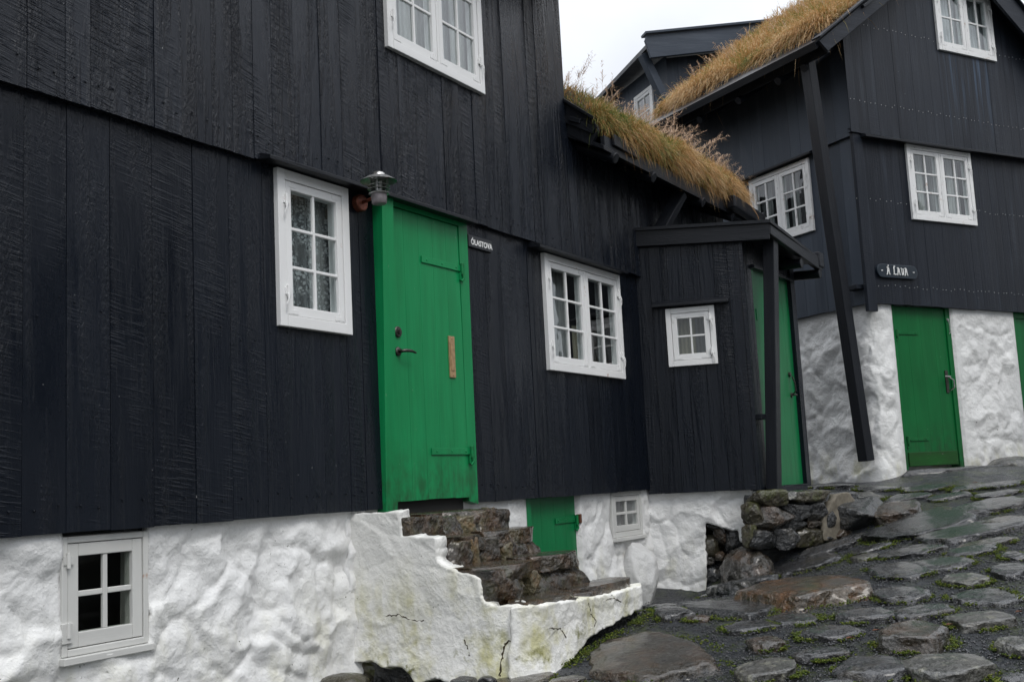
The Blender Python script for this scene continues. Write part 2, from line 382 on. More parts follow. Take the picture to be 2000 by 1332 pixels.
class MB:
    def __init__(s): s.v = []; s.f = []; s.uv = []; s.r = []
    def face(s, pts, uvs=None, rnd=0.0):
        i = len(s.v); s.v += [tuple(p) for p in pts]; s.f.append(tuple(range(i, i+len(pts))))
        s.uv += [tuple(q[:2]) for q in (uvs if uvs else [(p[0]+p[1], p[2]) for p in pts])]; s.r.append(rnd)
    def hexa(s, fr, c, rnd=0.0, grain='v'):
        """c: 8 local (u,v,n) corners: back 0-3 then front 4-7, each counter-clockwise seen from outside."""
        def U(q):
            u, v, n = q
            return {'v': (u+n, v), 'u': (v+n, u), 'n': (u+v, n)}[grain]
        for ix in ((4, 5, 6, 7), (3, 2, 1, 0), (0, 1, 5, 4), (1, 2, 6, 5), (2, 3, 7, 6), (3, 0, 4, 7)):
            s.face([fr.w(*c[k]) for k in ix], [U(c[k]) for k in ix], rnd)
    def box(s, fr, u0, u1, v0, v1, n0, n1, rnd=None, grain='v'):
        if rnd is None: rnd = random.random()
        s.hexa(fr, [(u0, v0, n0), (u1, v0, n0), (u1, v1, n0), (u0, v1, n0), (u0, v0, n1), (u1, v0, n1), (u1, v1, n1), (u0, v1, n1)], rnd, grain)
    def beam(s, a, b, w, h, up=Vector((0, 0, 1)), rnd=None):
        """straight beam from a to b with section w (sideways) x h (along up)"""
        if rnd is None: rnd = random.random()
        a = Vector(a); b = Vector(b); d = (b-a); L = d.length; d.normalize()
        sd = d.cross(up).normalized(); up2 = sd.cross(d).normalized()
        P = [a+sd*i*w/2+up2*j*h/2 for i, j in ((-1, -1), (1, -1), (1, 1), (-1, 1))]
        Q = [p+d*L for p in P]
        uo = (0, w, w+h, 2*w+h, 2*w+2*h)
        for k in range(4):
            j = (k+1) % 4
            s.face([P[k], P[j], Q[j], Q[k]], [(uo[k], 0), (uo[k+1], 0), (uo[k+1], L), (uo[k], L)], rnd)
        s.face([P[3], P[2], P[1], P[0]], [(0, 0), (w, 0), (w, h), (0, h)], rnd)
        s.face(Q, [(0, 0), (w, 0), (w, h), (0, h)], rnd)
    def tube(s, pts, r, seg=8, cap=True, rnd=0.0):
        pts = [Vector(p) for p in pts]; rs = r if isinstance(r, (list, tuple)) else [r]*len(pts)
        rings = []
        for i, p in enumerate(pts):
            d = (pts[min(i+1, len(pts)-1)]-pts[max(i-1, 0)]).normalized()
            x = d.orthogonal() if i == 0 else (rings_x - d*rings_x.dot(d))
            x = x.normalized(); rings_x = x; y = d.cross(x)
            rings.append([p+(x*math.cos(t)+y*math.sin(t))*rs[i] for t in (2*math.pi*k/seg for k in range(seg))])
        L = 0
        for i in range(len(rings)-1):
            L2 = L+(pts[i+1]-pts[i]).length
            for k in range(seg):
                j = (k+1) % seg; c = 2*math.pi*rs[i]/seg
                s.face([rings[i][k], rings[i][j], rings[i+1][j], rings[i+1][k]], [(k*c, L), ((k+1)*c, L), ((k+1)*c, L2), (k*c, L2)], rnd)
            L = L2
        if cap: s.face(rings[0][::-1], None, rnd); s.face(rings[-1], None, rnd)
    def lathe(s, c, prof, seg=24, axis=None, rnd=0.0):
        c = Vector(c); ax = Vector(axis).normalized() if axis is not None else Vector((0, 0, 1))
        x = ax.orthogonal().normalized(); y = ax.cross(x)
        R = [[c+ax*z+(x*math.cos(2*math.pi*k/seg)+y*math.sin(2*math.pi*k/seg))*r for k in range(seg)] for r, z in prof]
        for i in range(len(R)-1):
            for k in range(seg):
                j = (k+1) % seg; s.face([R[i][k], R[i][j], R[i+1][j], R[i+1][k]], None, rnd)
    def prism(s, fr, poly, n0, n1, rnd=0.0, grain='v'):
        U = (lambda q: (q[0], q[1])) if grain == 'v' else (lambda q: (q[1], q[0]))
        s.face([fr.w(u, v, n1) for u, v in poly], [U(q) for q in poly], rnd)
        s.face([fr.w(u, v, n0) for u, v in poly[::-1]], [U(q) for q in poly[::-1]], rnd)
        for i in range(len(poly)):
            a, b = poly[i], poly[(i+1) % len(poly)]
            s.face([fr.w(*a, n0), fr.w(*b, n0), fr.w(*b, n1), fr.w(*a, n1)], None, rnd)
    def build(s, name, mat, parent=None, bevel=0.0, smooth=False, weld=True, label=None, seg=2, solid=0.0):
        base = root_base(parent) if parent is not None else Vector((0, 0, 0))
        me = bpy.data.meshes.new(name)
        bx, by, bz = base
        me.from_pydata([(x-bx, y-by, z-bz) for x, y, z in s.v], [], s.f)
        ul = me.uv_layers.new(name='UVMap'); ul.data.foreach_set('uv', [c for q in s.uv for c in q])
        at = me.attributes.new('rnd', 'FLOAT', 'FACE'); at.data.foreach_set('value', s.r)
        if weld:
            bm = bmesh.new(); bm.from_mesh(me); bmesh.ops.remove_doubles(bm, verts=bm.verts, dist=1e-5)
            bmesh.ops.recalc_face_normals(bm, faces=bm.faces); bm.to_mesh(me); bm.free()
        me.materials.append(mat)
        if smooth: me.polygons.foreach_set('use_smooth', [True]*len(me.polygons))
        o = bpy.data.objects.new(name, me); COL.objects.link(o)
        if parent is not None: o.parent = parent
        if bevel:
            b = o.modifiers.new('bevel', 'BEVEL'); b.width = bevel; b.segments = seg; b.limit_method = 'ANGLE'; b.angle_limit = math.radians(40)
        if solid:
            b = o.modifiers.new('solid', 'SOLIDIFY'); b.thickness = solid; b.offset = -1
        if label: o['label'] = label
        return o
def np_mesh(name, V, faces, rnd, mat, parent=None, smooth=False):
    """V (N,3) array, faces: list of (M,k) index arrays, rnd per face"""
    base = root_base(parent) if parent is not None else Vector((0, 0, 0))
    me = bpy.data.meshes.new(name); V = np.asarray(V, dtype=np.float32)-np.array(base, dtype=np.float32)
    me.vertices.add(len(V)); me.vertices.foreach_set('co', V.ravel())
    idx = np.concatenate([f.ravel() for f in faces]); sizes = np.concatenate([np.full(len(f), f.shape[1]) for f in faces])
    me.loops.add(len(idx)); me.loops.foreach_set('vertex_index', idx.astype(np.int32))
    me.polygons.add(len(sizes)); st = np.concatenate([[0], np.cumsum(sizes)[:-1]])
    me.polygons.foreach_set('loop_start', st.astype(np.int32)); me.polygons.foreach_set('loop_total', sizes.astype(np.int32))
    me.update(calc_edges=True); me.validate()
    if rnd is not None:
        at = me.attributes.new('rnd', 'FLOAT', 'FACE'); at.data.foreach_set('value', np.asarray(rnd, dtype=np.float32))
    if smooth: me.polygons.foreach_set('use_smooth', [True]*len(me.polygons))
    me.materials.append(mat)
    o = bpy.data.objects.new(name, me); COL.objects.link(o)
    if parent is not None: o.parent = parent
    return o
def struct(o): o['kind'] = 'structure'; return o

class Bend:
    """wall line that follows S for u<0 and G for u>0 with a rounded corner"""
    def __init__(s, r): s.r = r
    def w(s, u, v, n=0):
        r = s.r
        if u >= r: return G.w(u, v, n)
        if u <= -r: return S.w(u, v, n)
        t = (u+r)/(2*r); a, o, b = S.w(-r, v), G.w(0, v), G.w(r, v)
        p = a*(1-t)**2+o*(2*t*(1-t))+b*t*t; nn = (S.n*(1-t)+G.n*t).normalized()
        return p+nn*n
# ------------------------------------------------------------------ ground
CP = np.array([(-3, 4, .25), (-2.2, 4.8, .32), (-1.3, 6.3, .38), (-.7, 6.7, .36), (-.24, 6.35, .41), (-.05, 6.2, .42), (.37, 6.9, .52), (.82, 7.6, .62),
    (1.1, 9.7, .42), (1.6, 10.4, .37), (2.0, 9.95, .56), (2.5, 10.15, .68), (3.0, 10.45, .84), (2.75, 10.95, 1.27), (3.2, 11.2, 1.25), (3.0, 11.8, 1.30), (3.55, 12.3, 1.30), (3.4, 13.2, 1.34), (3.9, 12.3, 1.335),
    (4.33, 12.3, 1.43), (5.2, 12.8, 1.45), (6, 13.2, 1.43), (2.2, 5.3, .45), (3.8, 9.1, .94), (0, 3, .02), (3, 2, .1), (0, 0, -.1), (5, 9, 1.0), (7, 12, 1.4), (-1, 5, .3),
    (1, 5.2, .40), (1.5, 7.5, .60), (2.5, 8.5, .74), (8, 14, 1.5), (2.9, 9.9, .78), (3.7, 10.9, 1.13), (5, 3, .3), (4.4, 11.2, 1.24), (-6, 2, .1), (8, 8, 1.0)], dtype=float)
def _fit():
    x = CP[:, :2]; n = len(x)
    K = np.linalg.norm(x[:, None]-x[None], axis=2)-1e-9
    A = np.zeros((n+3, n+3)); A[:n, :n] = -K+np.eye(n)*.02; A[:n, n] = 1; A[:n, n+1:] = x; A[n, :n] = 1; A[n+1:, :n] = x.T
    return np.linalg.solve(A, np.concatenate([CP[:, 2], [0, 0, 0]]))
WTS = _fit()
def gh(x, y):
    x = np.clip(np.asarray(x, dtype=float), -7, 9); y = np.clip(np.asarray(y, dtype=float), -1, 15)
    d = np.sqrt((x[..., None]-CP[:, 0])**2+(y[..., None]-CP[:, 1])**2)
    return -(d @ WTS[:len(CP)])+WTS[-3]+WTS[-2]*x+WTS[-1]*y
def gz(x, y): return float(gh(np.array([x]), np.array([y]))[0])
def ground_hit(px, py, up=0.0):
    """where the sight line of a photo pixel meets the ground (raised by up)"""
    r = ((px-1000)*RI-(py-666)*UP+FPX*FW)/FPX
    t = np.arange(3.0, 16.0, .02)
    z = EYE+r.z*t-gh(r.x*t, r.y*t)-up
    k = np.argmax(z < 0) if (z < 0).any() else len(t)-1
    return CAM+r*float(t[k])

def axis_vals():
    xs = np.concatenate([[-120, -60, -30, -15, -9, -6], np.arange(-4, 8.01, .045), [9, 12, 18, 30, 60, 120]])
    ys = np.concatenate([[-120, -60, -30, -12, -6, -2, 0, 1.5, 2.5], np.arange(3.2, 14.51, .045), [16, 20, 30, 60, 120, 200]])
    return xs, ys
xs, ys = axis_vals(); XX, YY = np.meshgrid(xs, ys)
ZZ = gh(XX, YY)
bumps = np.array([[noise.noise((x*2.1, y*2.1, .3))*.018+noise.noise((x*7, y*7, 1.3))*.007 for x in xs] for y in ys])
ZZ = ZZ+bumps-.012
V = np.stack([XX.ravel(), YY.ravel(), ZZ.ravel()], 1); nx = len(xs); ny = len(ys)
ii, jj = np.meshgrid(np.arange(nx-1), np.arange(ny-1)); a = (jj*nx+ii).ravel()
struct(np_mesh('ground', V, [np.stack([a, a+1, a+1+nx, a+nx], 1)], None, M['ground'], None, True))

# ------------------------------------------------------------------ rocks
def cube_sphere(n):
    pts = {}; V = []; Fc = []
    def idx(p):
        k = tuple(np.round(p, 6))
        if k not in pts: pts[k] = len(V); V.append(p)
        return pts[k]
    g = np.tan(np.linspace(-1, 1, n+1)*math.pi/4)
    for ax in range(3):
        for sg in (-1, 1):
            for i in range(n):
                for j in range(n):
                    q = []
                    for a, b in ((i, j), (i+1, j), (i+1, j+1), (i, j+1)):
                        p = np.zeros(3); p[ax] = sg; p[(ax+1) % 3] = g[a]; p[(ax+2) % 3] = g[b]; q.append(idx(p))
                    Fc.append(q if sg > 0 else q[::-1])
    V = np.array(V); return V/np.linalg.norm(V, axis=1)[:, None], np.array(Fc)
SPH = {n: cube_sphere(n) for n in (8, 12, 18, 26)}
def rock(name, c, ex, ey, ez, mat, parent=None, seed=0, n=12, p=3.0, cuts=8, horiz=True, rough=.07, lo=.72, freq=2.0, label=None, flat=0.0):
    D, Fc = SPH[n]; r = random.Random(seed*7919+13)
    q = D/((np.abs(D)**p).sum(1)**(1/p))[:, None]
    for _ in range(cuts):
        if horiz: th = r.uniform(0, 6.283); nv = np.array([math.cos(th), math.sin(th), r.uniform(-.15, .3)])
        else: nv = np.array([r.gauss(0, 1) for _ in range(3)])
        nv /= np.linalg.norm(nv); o = r.uniform(lo, 1.0); d = q @ nv-o
        q = q-np.outer(np.clip(d, 0, None)*.9, nv)
    L = (Vector(ex).length, Vector(ey).length, Vector(ez).length)
    off = r.uniform(0, 90); disp = np.empty(len(q))
    for i, (x, y, z) in enumerate(q):
        s = Vector((x*L[0], y*L[1], z*L[2]))/max(L[0], .05)
        disp[i] = noise.noise(s*freq+Vector((off, 0, 0)))*1.0+noise.noise(s*freq*2.7+Vector((0, off, 0)))*.5+noise.noise(s*freq*6.5+Vector((0, off, 9)))*.22
    q = q*(1+disp*rough)[:, None]
    if flat: q[:, 2] = np.where(q[:, 2] > flat, flat+(q[:, 2]-flat)*.25, q[:, 2])
    E = np.array([ex, ey, ez]); P = q @ E+np.array(c)
    o = np_mesh(name, P, [Fc], np.full(len(Fc), r.random()), mat, parent, True)
    if label: o['label'] = label
    return o

# paving stones set in the street: photo ellipse, height above ground, material, label
def Q(x, y, rx, ry): return (1250+x/2.667, 900+y/2.667, rx/2.667, ry/2.667)
PAVE = [
 ((1281, 1288, 120, 62), .07, 'stone_brown', 'huge brown slab with a water sheen, nearest the foot of the stairs', 3.6),
 (Q(470, 770, 200, 62), .055, 'stone_dark', 'flat black slab before the porch corner of the whitewashed wall', 4),
 (Q(168, 792, 92, 42), .07, 'stone', 'small grey block between the stair foot and the flat black slab', 3.5),
 (Q(850, 670, 285, 86), .13, 'stone_rust', 'broad domed boulder with a rusty orange flank in the street', 2.6),
 (Q(562, 540, 118, 74), .17, 'stone_brown', 'round brown boulder closing the hole in the whitewashed wall', 2.3),
 (Q(548, 640, 150, 62), .12, 'stone_dark', 'dark sloping rock between the wall hole and the rusty domed boulder', 3),
 (Q(870, 525, 190, 48), .10, 'stone', 'long flat grey slab just uphill of the rusty domed boulder', 4),
 (Q(960, 458, 148, 36), .10, 'stone', 'thick angular slab at the foot of the mortared rubble wall', 4),
 (Q(1170, 497, 72, 30), .06, 'stone_light', 'small pale lichened stone beside the long flat grey slab', 3),
 (Q(1205, 452, 100, 22), .05, 'stone', 'thin grey stone above the small pale lichened one', 4),
 (Q(1350, 568, 145, 52), .05, 'stone', 'smooth grey stone in the middle of the gravel, uphill of the mossy pair', 3),
 (Q(1565, 533, 140, 42), .06, 'stone', 'oval grey stone rimmed with bright moss, highest of the moss rimmed ones', 2.6),
 (Q(1690, 613, 100, 46), .07, 'stone_light', 'rounded pale stone below the oval moss rimmed stone', 2.4),
 (Q(1365, 688, 120, 48), .08, 'stone', 'rough grey stone right of the rusty domed boulder', 3),
 (Q(1150, 800, 140, 44), .07, 'stone', 'grey stone with cracked top and moss along its right edge', 3),
 (Q(1480, 776, 140, 38), .06, 'stone', 'flat stone with a mossy near edge between two larger pale stones', 3.4),
 (Q(1775, 824, 148, 54), .08, 'stone_light', 'large pale rough stone near the right side of the street', 3.2),
 (Q(560, 858, 120, 34), .05, 'stone', 'long low stone between the brown slab and the round mossy cobble', 3.4),
 (Q(800, 822, 122, 40), .03, 'stone_dark', 'sunken dark flat stone below the rusty domed boulder', 4),
 (Q(985, 892, 148, 46), .06, 'stone', 'grey triangular stone with a mossy notch', 3),
 (Q(1415, 900, 168, 92), .15, 'stone_brown', 'tall angular stone with a brown split front face', 4),
 (Q(660, 940, 86, 46), .08, 'stone_brown', 'small round cobble ringed with green moss', 2.2),
 (Q(945, 1002, 126, 40), .07, 'stone', 'elongated grey cobble with moss all round it, near the bottom', 2.8),
 (Q(668, 1080, 152, 64), .08, 'stone_light', 'pale lichen covered slab at the bottom beside the brown slab', 3.4),
 (Q(1195, 1072, 165, 80), .10, 'stone', 'big dark grey cobble at the bottom, with a smooth wet top', 2.8),
 (Q(1600, 1066, 182, 94), .12, 'stone_light', 'big round topped cobble with a tan patch, at the bottom', 2.6),
 (Q(1960, 955, 80, 72), .10, 'stone_light', 'rounded cobble cut off by the right edge of the street view', 2.5),
 (Q(1935, 566, 100, 46), .08, 'stone', 'grey stone at the right edge with a split near face', 3),
 (Q(1950, 1132, 72, 34), .06, 'stone', 'wet cobble in the bottom right corner', 2.6),
 (Q(1780, 705, 150, 52), .03, 'stone_dark', 'sunken dark stone with grit over its edge, uphill of the large pale rough stone', 3),
 (Q(1400, 467, 130, 30), .05, 'stone', 'flat wet stone uphill of the smooth grey stone', 4),
 (Q(1725, 466, 140, 30), .06, 'stone_dark', 'shining black slab with a raised near edge', 4),
 (Q(1440, 325, 240, 74), .12, 'stone_dark', 'long sloping dark outcrop beside the rubble wall', 3),
 (Q(1760, 345, 250, 44), .07, 'stone', 'broad wet slab right of the sloping dark outcrop', 3.4),
 (Q(1790, 238, 190, 44), .09, 'stone', 'rough grey outcrop at the right, below the far green door', 3),
 (Q(1930, 312, 100, 34), .08, 'stone_brown', 'brownish block at the right edge beside the broad wet slab', 4),
 (Q(1810, 425, 130, 26), .06, 'stone_brown', 'low brown ledge stone behind the shining black slab', 3.6),
 (Q(1955, 490, 60, 30), .05, 'stone', 'small grey stone at the right edge above the split one', 3),
 (Q(1330, 262, 125, 62), .16, 'stone_brown', 'upright block with a brown wet face next to the big angular rock', 4),
 (Q(1150, 176, 105, 13), .06, 'stone_light', 'thin tan flagstone on top of the rubble wall end', 4),
 (Q(1400, 188, 120, 22), .05, 'stone', 'flat flagstone left of the far puddled slabs', 4),
 (Q(1560, 262, 70, 30), .07, 'stone_brown', 'small reddish stones lodged behind the dark outcrop', 3),
 (Q(1000, 136, 100, 18), .05, 'stone', 'flagstone at the foot of the porch door', 4),
 (Q(1240, 142, 110, 16), .04, 'stone_dark', 'dark flagstone before the downpipe', 4),
 (Q(1500, 140, 120, 20), .04, 'stone_dark', 'wet flagstone in front of the threshold slab', 4),
 (Q(1720, 136, 100, 16), .035, 'stone_dark', 'puddled flagstone below the far door, right of the wet one', 4),
 (Q(1890, 118, 110, 16), .04, 'stone', 'mossy edged flagstone at the far right', 4),
 (Q(1620, 182, 110, 20), .05, 'stone_dark', 'dark flagstone among the far puddles', 4),
 (Q(1860, 172, 110, 16), .05, 'stone', 'grey flagstone at the far right above the rough outcrop', 4),
 (Q(1120, 395, 70, 24), .08, 'stone_dark', 'small dark stone under the big angular rock', 3),
 (Q(380, 690, 70, 22), .05, 'stone_dark', 'low dark stone under the porch wall edge', 3),
 (Q(655, 708, 52, 14), .05, 'stone_light', 'small pale sliver of stone at the edge of the rusty boulder', 3),
 (Q(300, 815, 60, 20), .045, 'stone_brown', 'small brown stone amid yellow moss by the flat black slab', 3),
 ((1013, 1328, 62, 20), .06, 'stone_brown', 'brown stone half below the frame under the stair corner', 3),
 ((1105, 1330, 42, 14), .05, 'stone_brown', 'small brown stone at the bottom beside the brown slab', 3),
 (Q(1010, 1150, 90, 20), .05, 'stone', 'low stone at the very bottom between the big cobbles', 3),
 ((1225, 1192, 34, 14), .08, 'stone_dark', 'dark mossy stone tucked under the end of the lowest step', 3),
 ((1300, 1187, 30, 10), .06, 'stone_dark', 'flat dark stone below the white boulder', 3),
]
UPV = Vector((0, 0, 1)); pave_info = []
for k, ((px, py, rx, ry), h, mat, lab, pw) in enumerate(PAVE):
    if k not in (3, 4, 5): h *= .55
    elif k != 4: h *= .75
    c = ground_hit(px, py, h*.6); l = ground_hit(px-rx, py, h*.6); r_ = ground_hit(px+rx, py, h*.6)
    dep = c.xy.length; dist = (CAM-c).length
    ex = (r_-l)*.5; lw = rx/FPX*dist
    ex = Vector((ex.x, ex.y, 0)).normalized()*lw if ex.length > 0 else Vector((lw, 0, 0))
    ex = (Vector((1, .12, 0)).normalized())*lw
    f = ground_hit(px, py-ry*.9, h); b_ = ground_hit(px, py+ry*.75, h*.4)
    hd = max(min((f-b_).xy.length*.5, lw*1.35), lw*.42)
    cc_ = (f+b_)*.5; ey = Vector((-ex.y, ex.x, 0)).normalized()*hd
    z0 = gz(cc_.x, cc_.y)
    e = .25; slope = Vector((-(gz(cc_.x+e, cc_.y)-gz(cc_.x-e, cc_.y))/(2*e), -(gz(cc_.x, cc_.y+e)-gz(cc_.x, cc_.y-e))/(2*e), 1)).normalized()
    ex = ex-slope*ex.dot(slope); ey = ey-slope*ey.dot(slope)
    th = max(.16, h*1.8)
    o = rock('paving_stone', Vector((cc_.x, cc_.y, z0))+slope*(h-th*.66), ex*1.16, ey*1.2, (slope+Vector((math.sin(k*2.3)*.07, math.cos(k*3.1)*.07, 0)))*th, M[mat], None, k+3, 26 if lw > .22 else 18, pw, 3 if k == 4 else 9, True, .095, .9 if k == 4 else .74, 2.6, flat=0 if k == 4 else .55)
    o['label'] = lab; o['category'] = 'stone'; o['group'] = 'stones set in the street'
    pave_info.append((cc_, ex, ey, h))

# ------------------------------------------------------------------ plaster sheets
def inside(poly, x, y):
    c = False; n = len(poly)
    for i in range(n):
        x1, y1 = poly[i]; x2, y2 = poly[i-1]
        if (y1 > y) != (y2 > y) and x < (x2-x1)*(y-y1)/(y2-y1)+x1: c = not c
    return c
def lump(u, v, seed, amp):
    p = Vector((u+seed*3.1, v, seed*1.7))
    a = noise.noise(p*1.7)*.5
    q = p*3.0+Vector((0, 0, 5))+Vector((noise.noise(p*2.5), noise.noise(p*2.5+Vector((7, 0, 0))), 0))*.9
    d = noise.voronoi(q)[0]
    b = (.55-d[0])*.65
    c = (.5-min(.5, abs(noise.noise(p*2.6+Vector((9, 3, 0)))+noise.noise(p*7)*.25))**.7)*.95
    e = noise.noise(p*9)*.14+(.35-abs(noise.noise(p*12+Vector((3, 8, 1)))))*.16+noise.noise(p*24)*.07
    j = -.22*math.exp(-max(0.0, d[1]-d[0])*11)
    return amp*(a+b+c+e+j)
def plaster(name, fr, poly, mat, parent, n0=0.0, amp=.05, seed=1, res=.02, holes=(), recess=(), batter=0.0, rag=.012, thick=.05, label=None, edge=None):
    us = [p[0] for p in poly]; vs_ = [p[1] for p in poly]
    u0, u1, v0, v1 = min(us)-res, max(us)+res, min(vs_)-res, max(vs_)+res
    nu = int((u1-u0)/res)+2; nv = int((v1-v0)/res)+2
    idx = {}; V = []; Fc = []
    def depth(u, v):
        n = n0+lump(u, v, seed, amp)+batter*(v1-v)
        if edge: n = edge(u, v, n)
        for (a, b, c, d, dn) in recess:
            q = max(a-u, u-b, c-v, 0)
            if q < .14: n = (n0+.01)+(n-n0-.01)*(q/.14)**1.5
        for (a, b, c, d, dn) in recess:
            if a < u < b and c < v < d: n = n0-dn
        return n
    def vid(i, j):
        if (i, j) not in idx:
            u = u0+i*res; v = v0+j*res
            idx[(i, j)] = len(V); V.append(tuple(fr.w(u, v, depth(u, v))))
        return idx[(i, j)]
    for i in range(nu-1):
        for j in range(nv-1):
            u = u0+(i+.5)*res; v = v0+(j+.5)*res
            ru = u+noise.noise(Vector((u*14, v*14, seed)))*rag*1.2+noise.noise(Vector((u*45, v*45, seed)))*rag*.5
            rv = v+noise.noise(Vector((u*14+50, v*14, seed)))*rag*1.2+noise.noise(Vector((u*45, v*45+9, seed)))*rag*.5
            if not inside(poly, ru, rv) or any(inside(h, ru, rv) for h in holes): continue
            Fc.append((vid(i, j), vid(i+1, j), vid(i+1, j+1), vid(i, j+1)))
    V = np.array(V)
    cnt = {}
    for f in Fc:
        for a, b in zip(f, f[1:]+f[:1]): k = (a, b) if a < b else (b, a); cnt[k] = cnt.get(k, 0)+1
    nb = {}
    for (a, b), c in cnt.items():
        if c == 1: nb.setdefault(a, []).append(b); nb.setdefault(b, []).append(a)
    ks = [k for k in nb if len(nb[k]) == 2]; k0 = np.array(ks); n1 = np.array([nb[k][0] for k in ks]); n2 = np.array([nb[k][1] for k in ks])
    for _ in range(4): V[k0] = V[k0]*.4+(V[n1]+V[n2])*.3
    o = np_mesh(name, V, [np.array(Fc)], np.zeros(len(Fc)), mat, parent, True)
    if thick:
        m = o.modifiers.new('solid', 'SOLIDIFY'); m.thickness = thick; m.offset = -1
    if label: o['label'] = label
    return o, depth

# ------------------------------------------------------------------ board cladding
def clad(mb, fr, u0, u1, vb, vt, opens, n, wr=(.15, .27), seed=0, back=.009, jitter=.004, edges=None, ch=.0016, skirt=.02):
    r = random.Random(seed)
    if not callable(vb): _b = vb; vb = lambda u: _b
    if not callable(vt): _t = vt; vt = lambda u: _t
    if edges is None:
        edges = [u0]
        while edges[-1] < u1-wr[0]*1.2: edges.append(edges[-1]+r.uniform(*wr))
        edges[-1] = u1
    for a, b in zip(edges[:-1], edges[1:]):
        nn = n+r.uniform(-jitter, jitter)*.6; rd = r.random(); jb = r.uniform(-.004, .004)
        cuts = sorted({a, b} | {x for o in opens for x in (o[0], o[1]) if a < x < b})
        for c, d in zip(cuts[:-1], cuts[1:]):
            mid = (c+d)/2; iv = [(None, None)]
            segs = [(vb, vt)]
            lo = lambda u, f=vb: f(u)+jb
            holes = sorted([(o[2], o[3]) for o in opens if o[0] <= mid <= o[1]])
            pieces = []; cur = lo
            for h0, h1 in holes:
                pieces.append((cur, (lambda u, k=h0: k))); cur = (lambda u, k=h1: k)
            pieces.append((cur, vt))
            for f0, f1 in pieces:
                if f1(mid)-f0(mid) < .01: continue
                ca = c+ch if c == a else c; da = d-ch if d == b else d
                p = lambda u, f, k: fr.w(u, f(u), k)
                mb.face([p(ca, f0, nn), p(da, f0, nn), p(da, f1, nn), p(ca, f1, nn)], [(ca, f0(ca)), (da, f0(da)), (da, f1(da)), (ca, f1(ca))], rd)
                k = n-back
                if c == a: mb.face([p(c, f0, k), p(ca, f0, nn), p(ca, f1, nn), p(c, f1, k)], [(c, f0(c)), (ca, f0(ca)), (ca, f1(ca)), (c, f1(c))], rd)
                if d == b: mb.face([p(da, f0, nn), p(d, f0, k), p(d, f1, k), p(da, f1, nn)], [(da, f0(da)), (d, f0(d)), (d, f1(d)), (da, f1(da))], rd)
                kk = n-skirt
                mb.face([p(c, f0, kk), p(d, f0, kk), p(da, f0, nn), p(ca, f0, nn)], [(c, 0), (d, 0), (da, .02), (ca, .02)], rd)
                mb.face([p(ca, f1, nn), p(da, f1, nn), p(d, f1, kk), p(c, f1, kk)], [(c, 0), (d, 0), (da, .02), (ca, .02)], rd)
def nails(mb, fr, pts, n, r=.006):
    for u, v in pts:
        mb.lathe(fr.w(u, v, n), [(r, 0), (r*.8, r*.5), (0.0004, r*.75)], 6, fr.n)

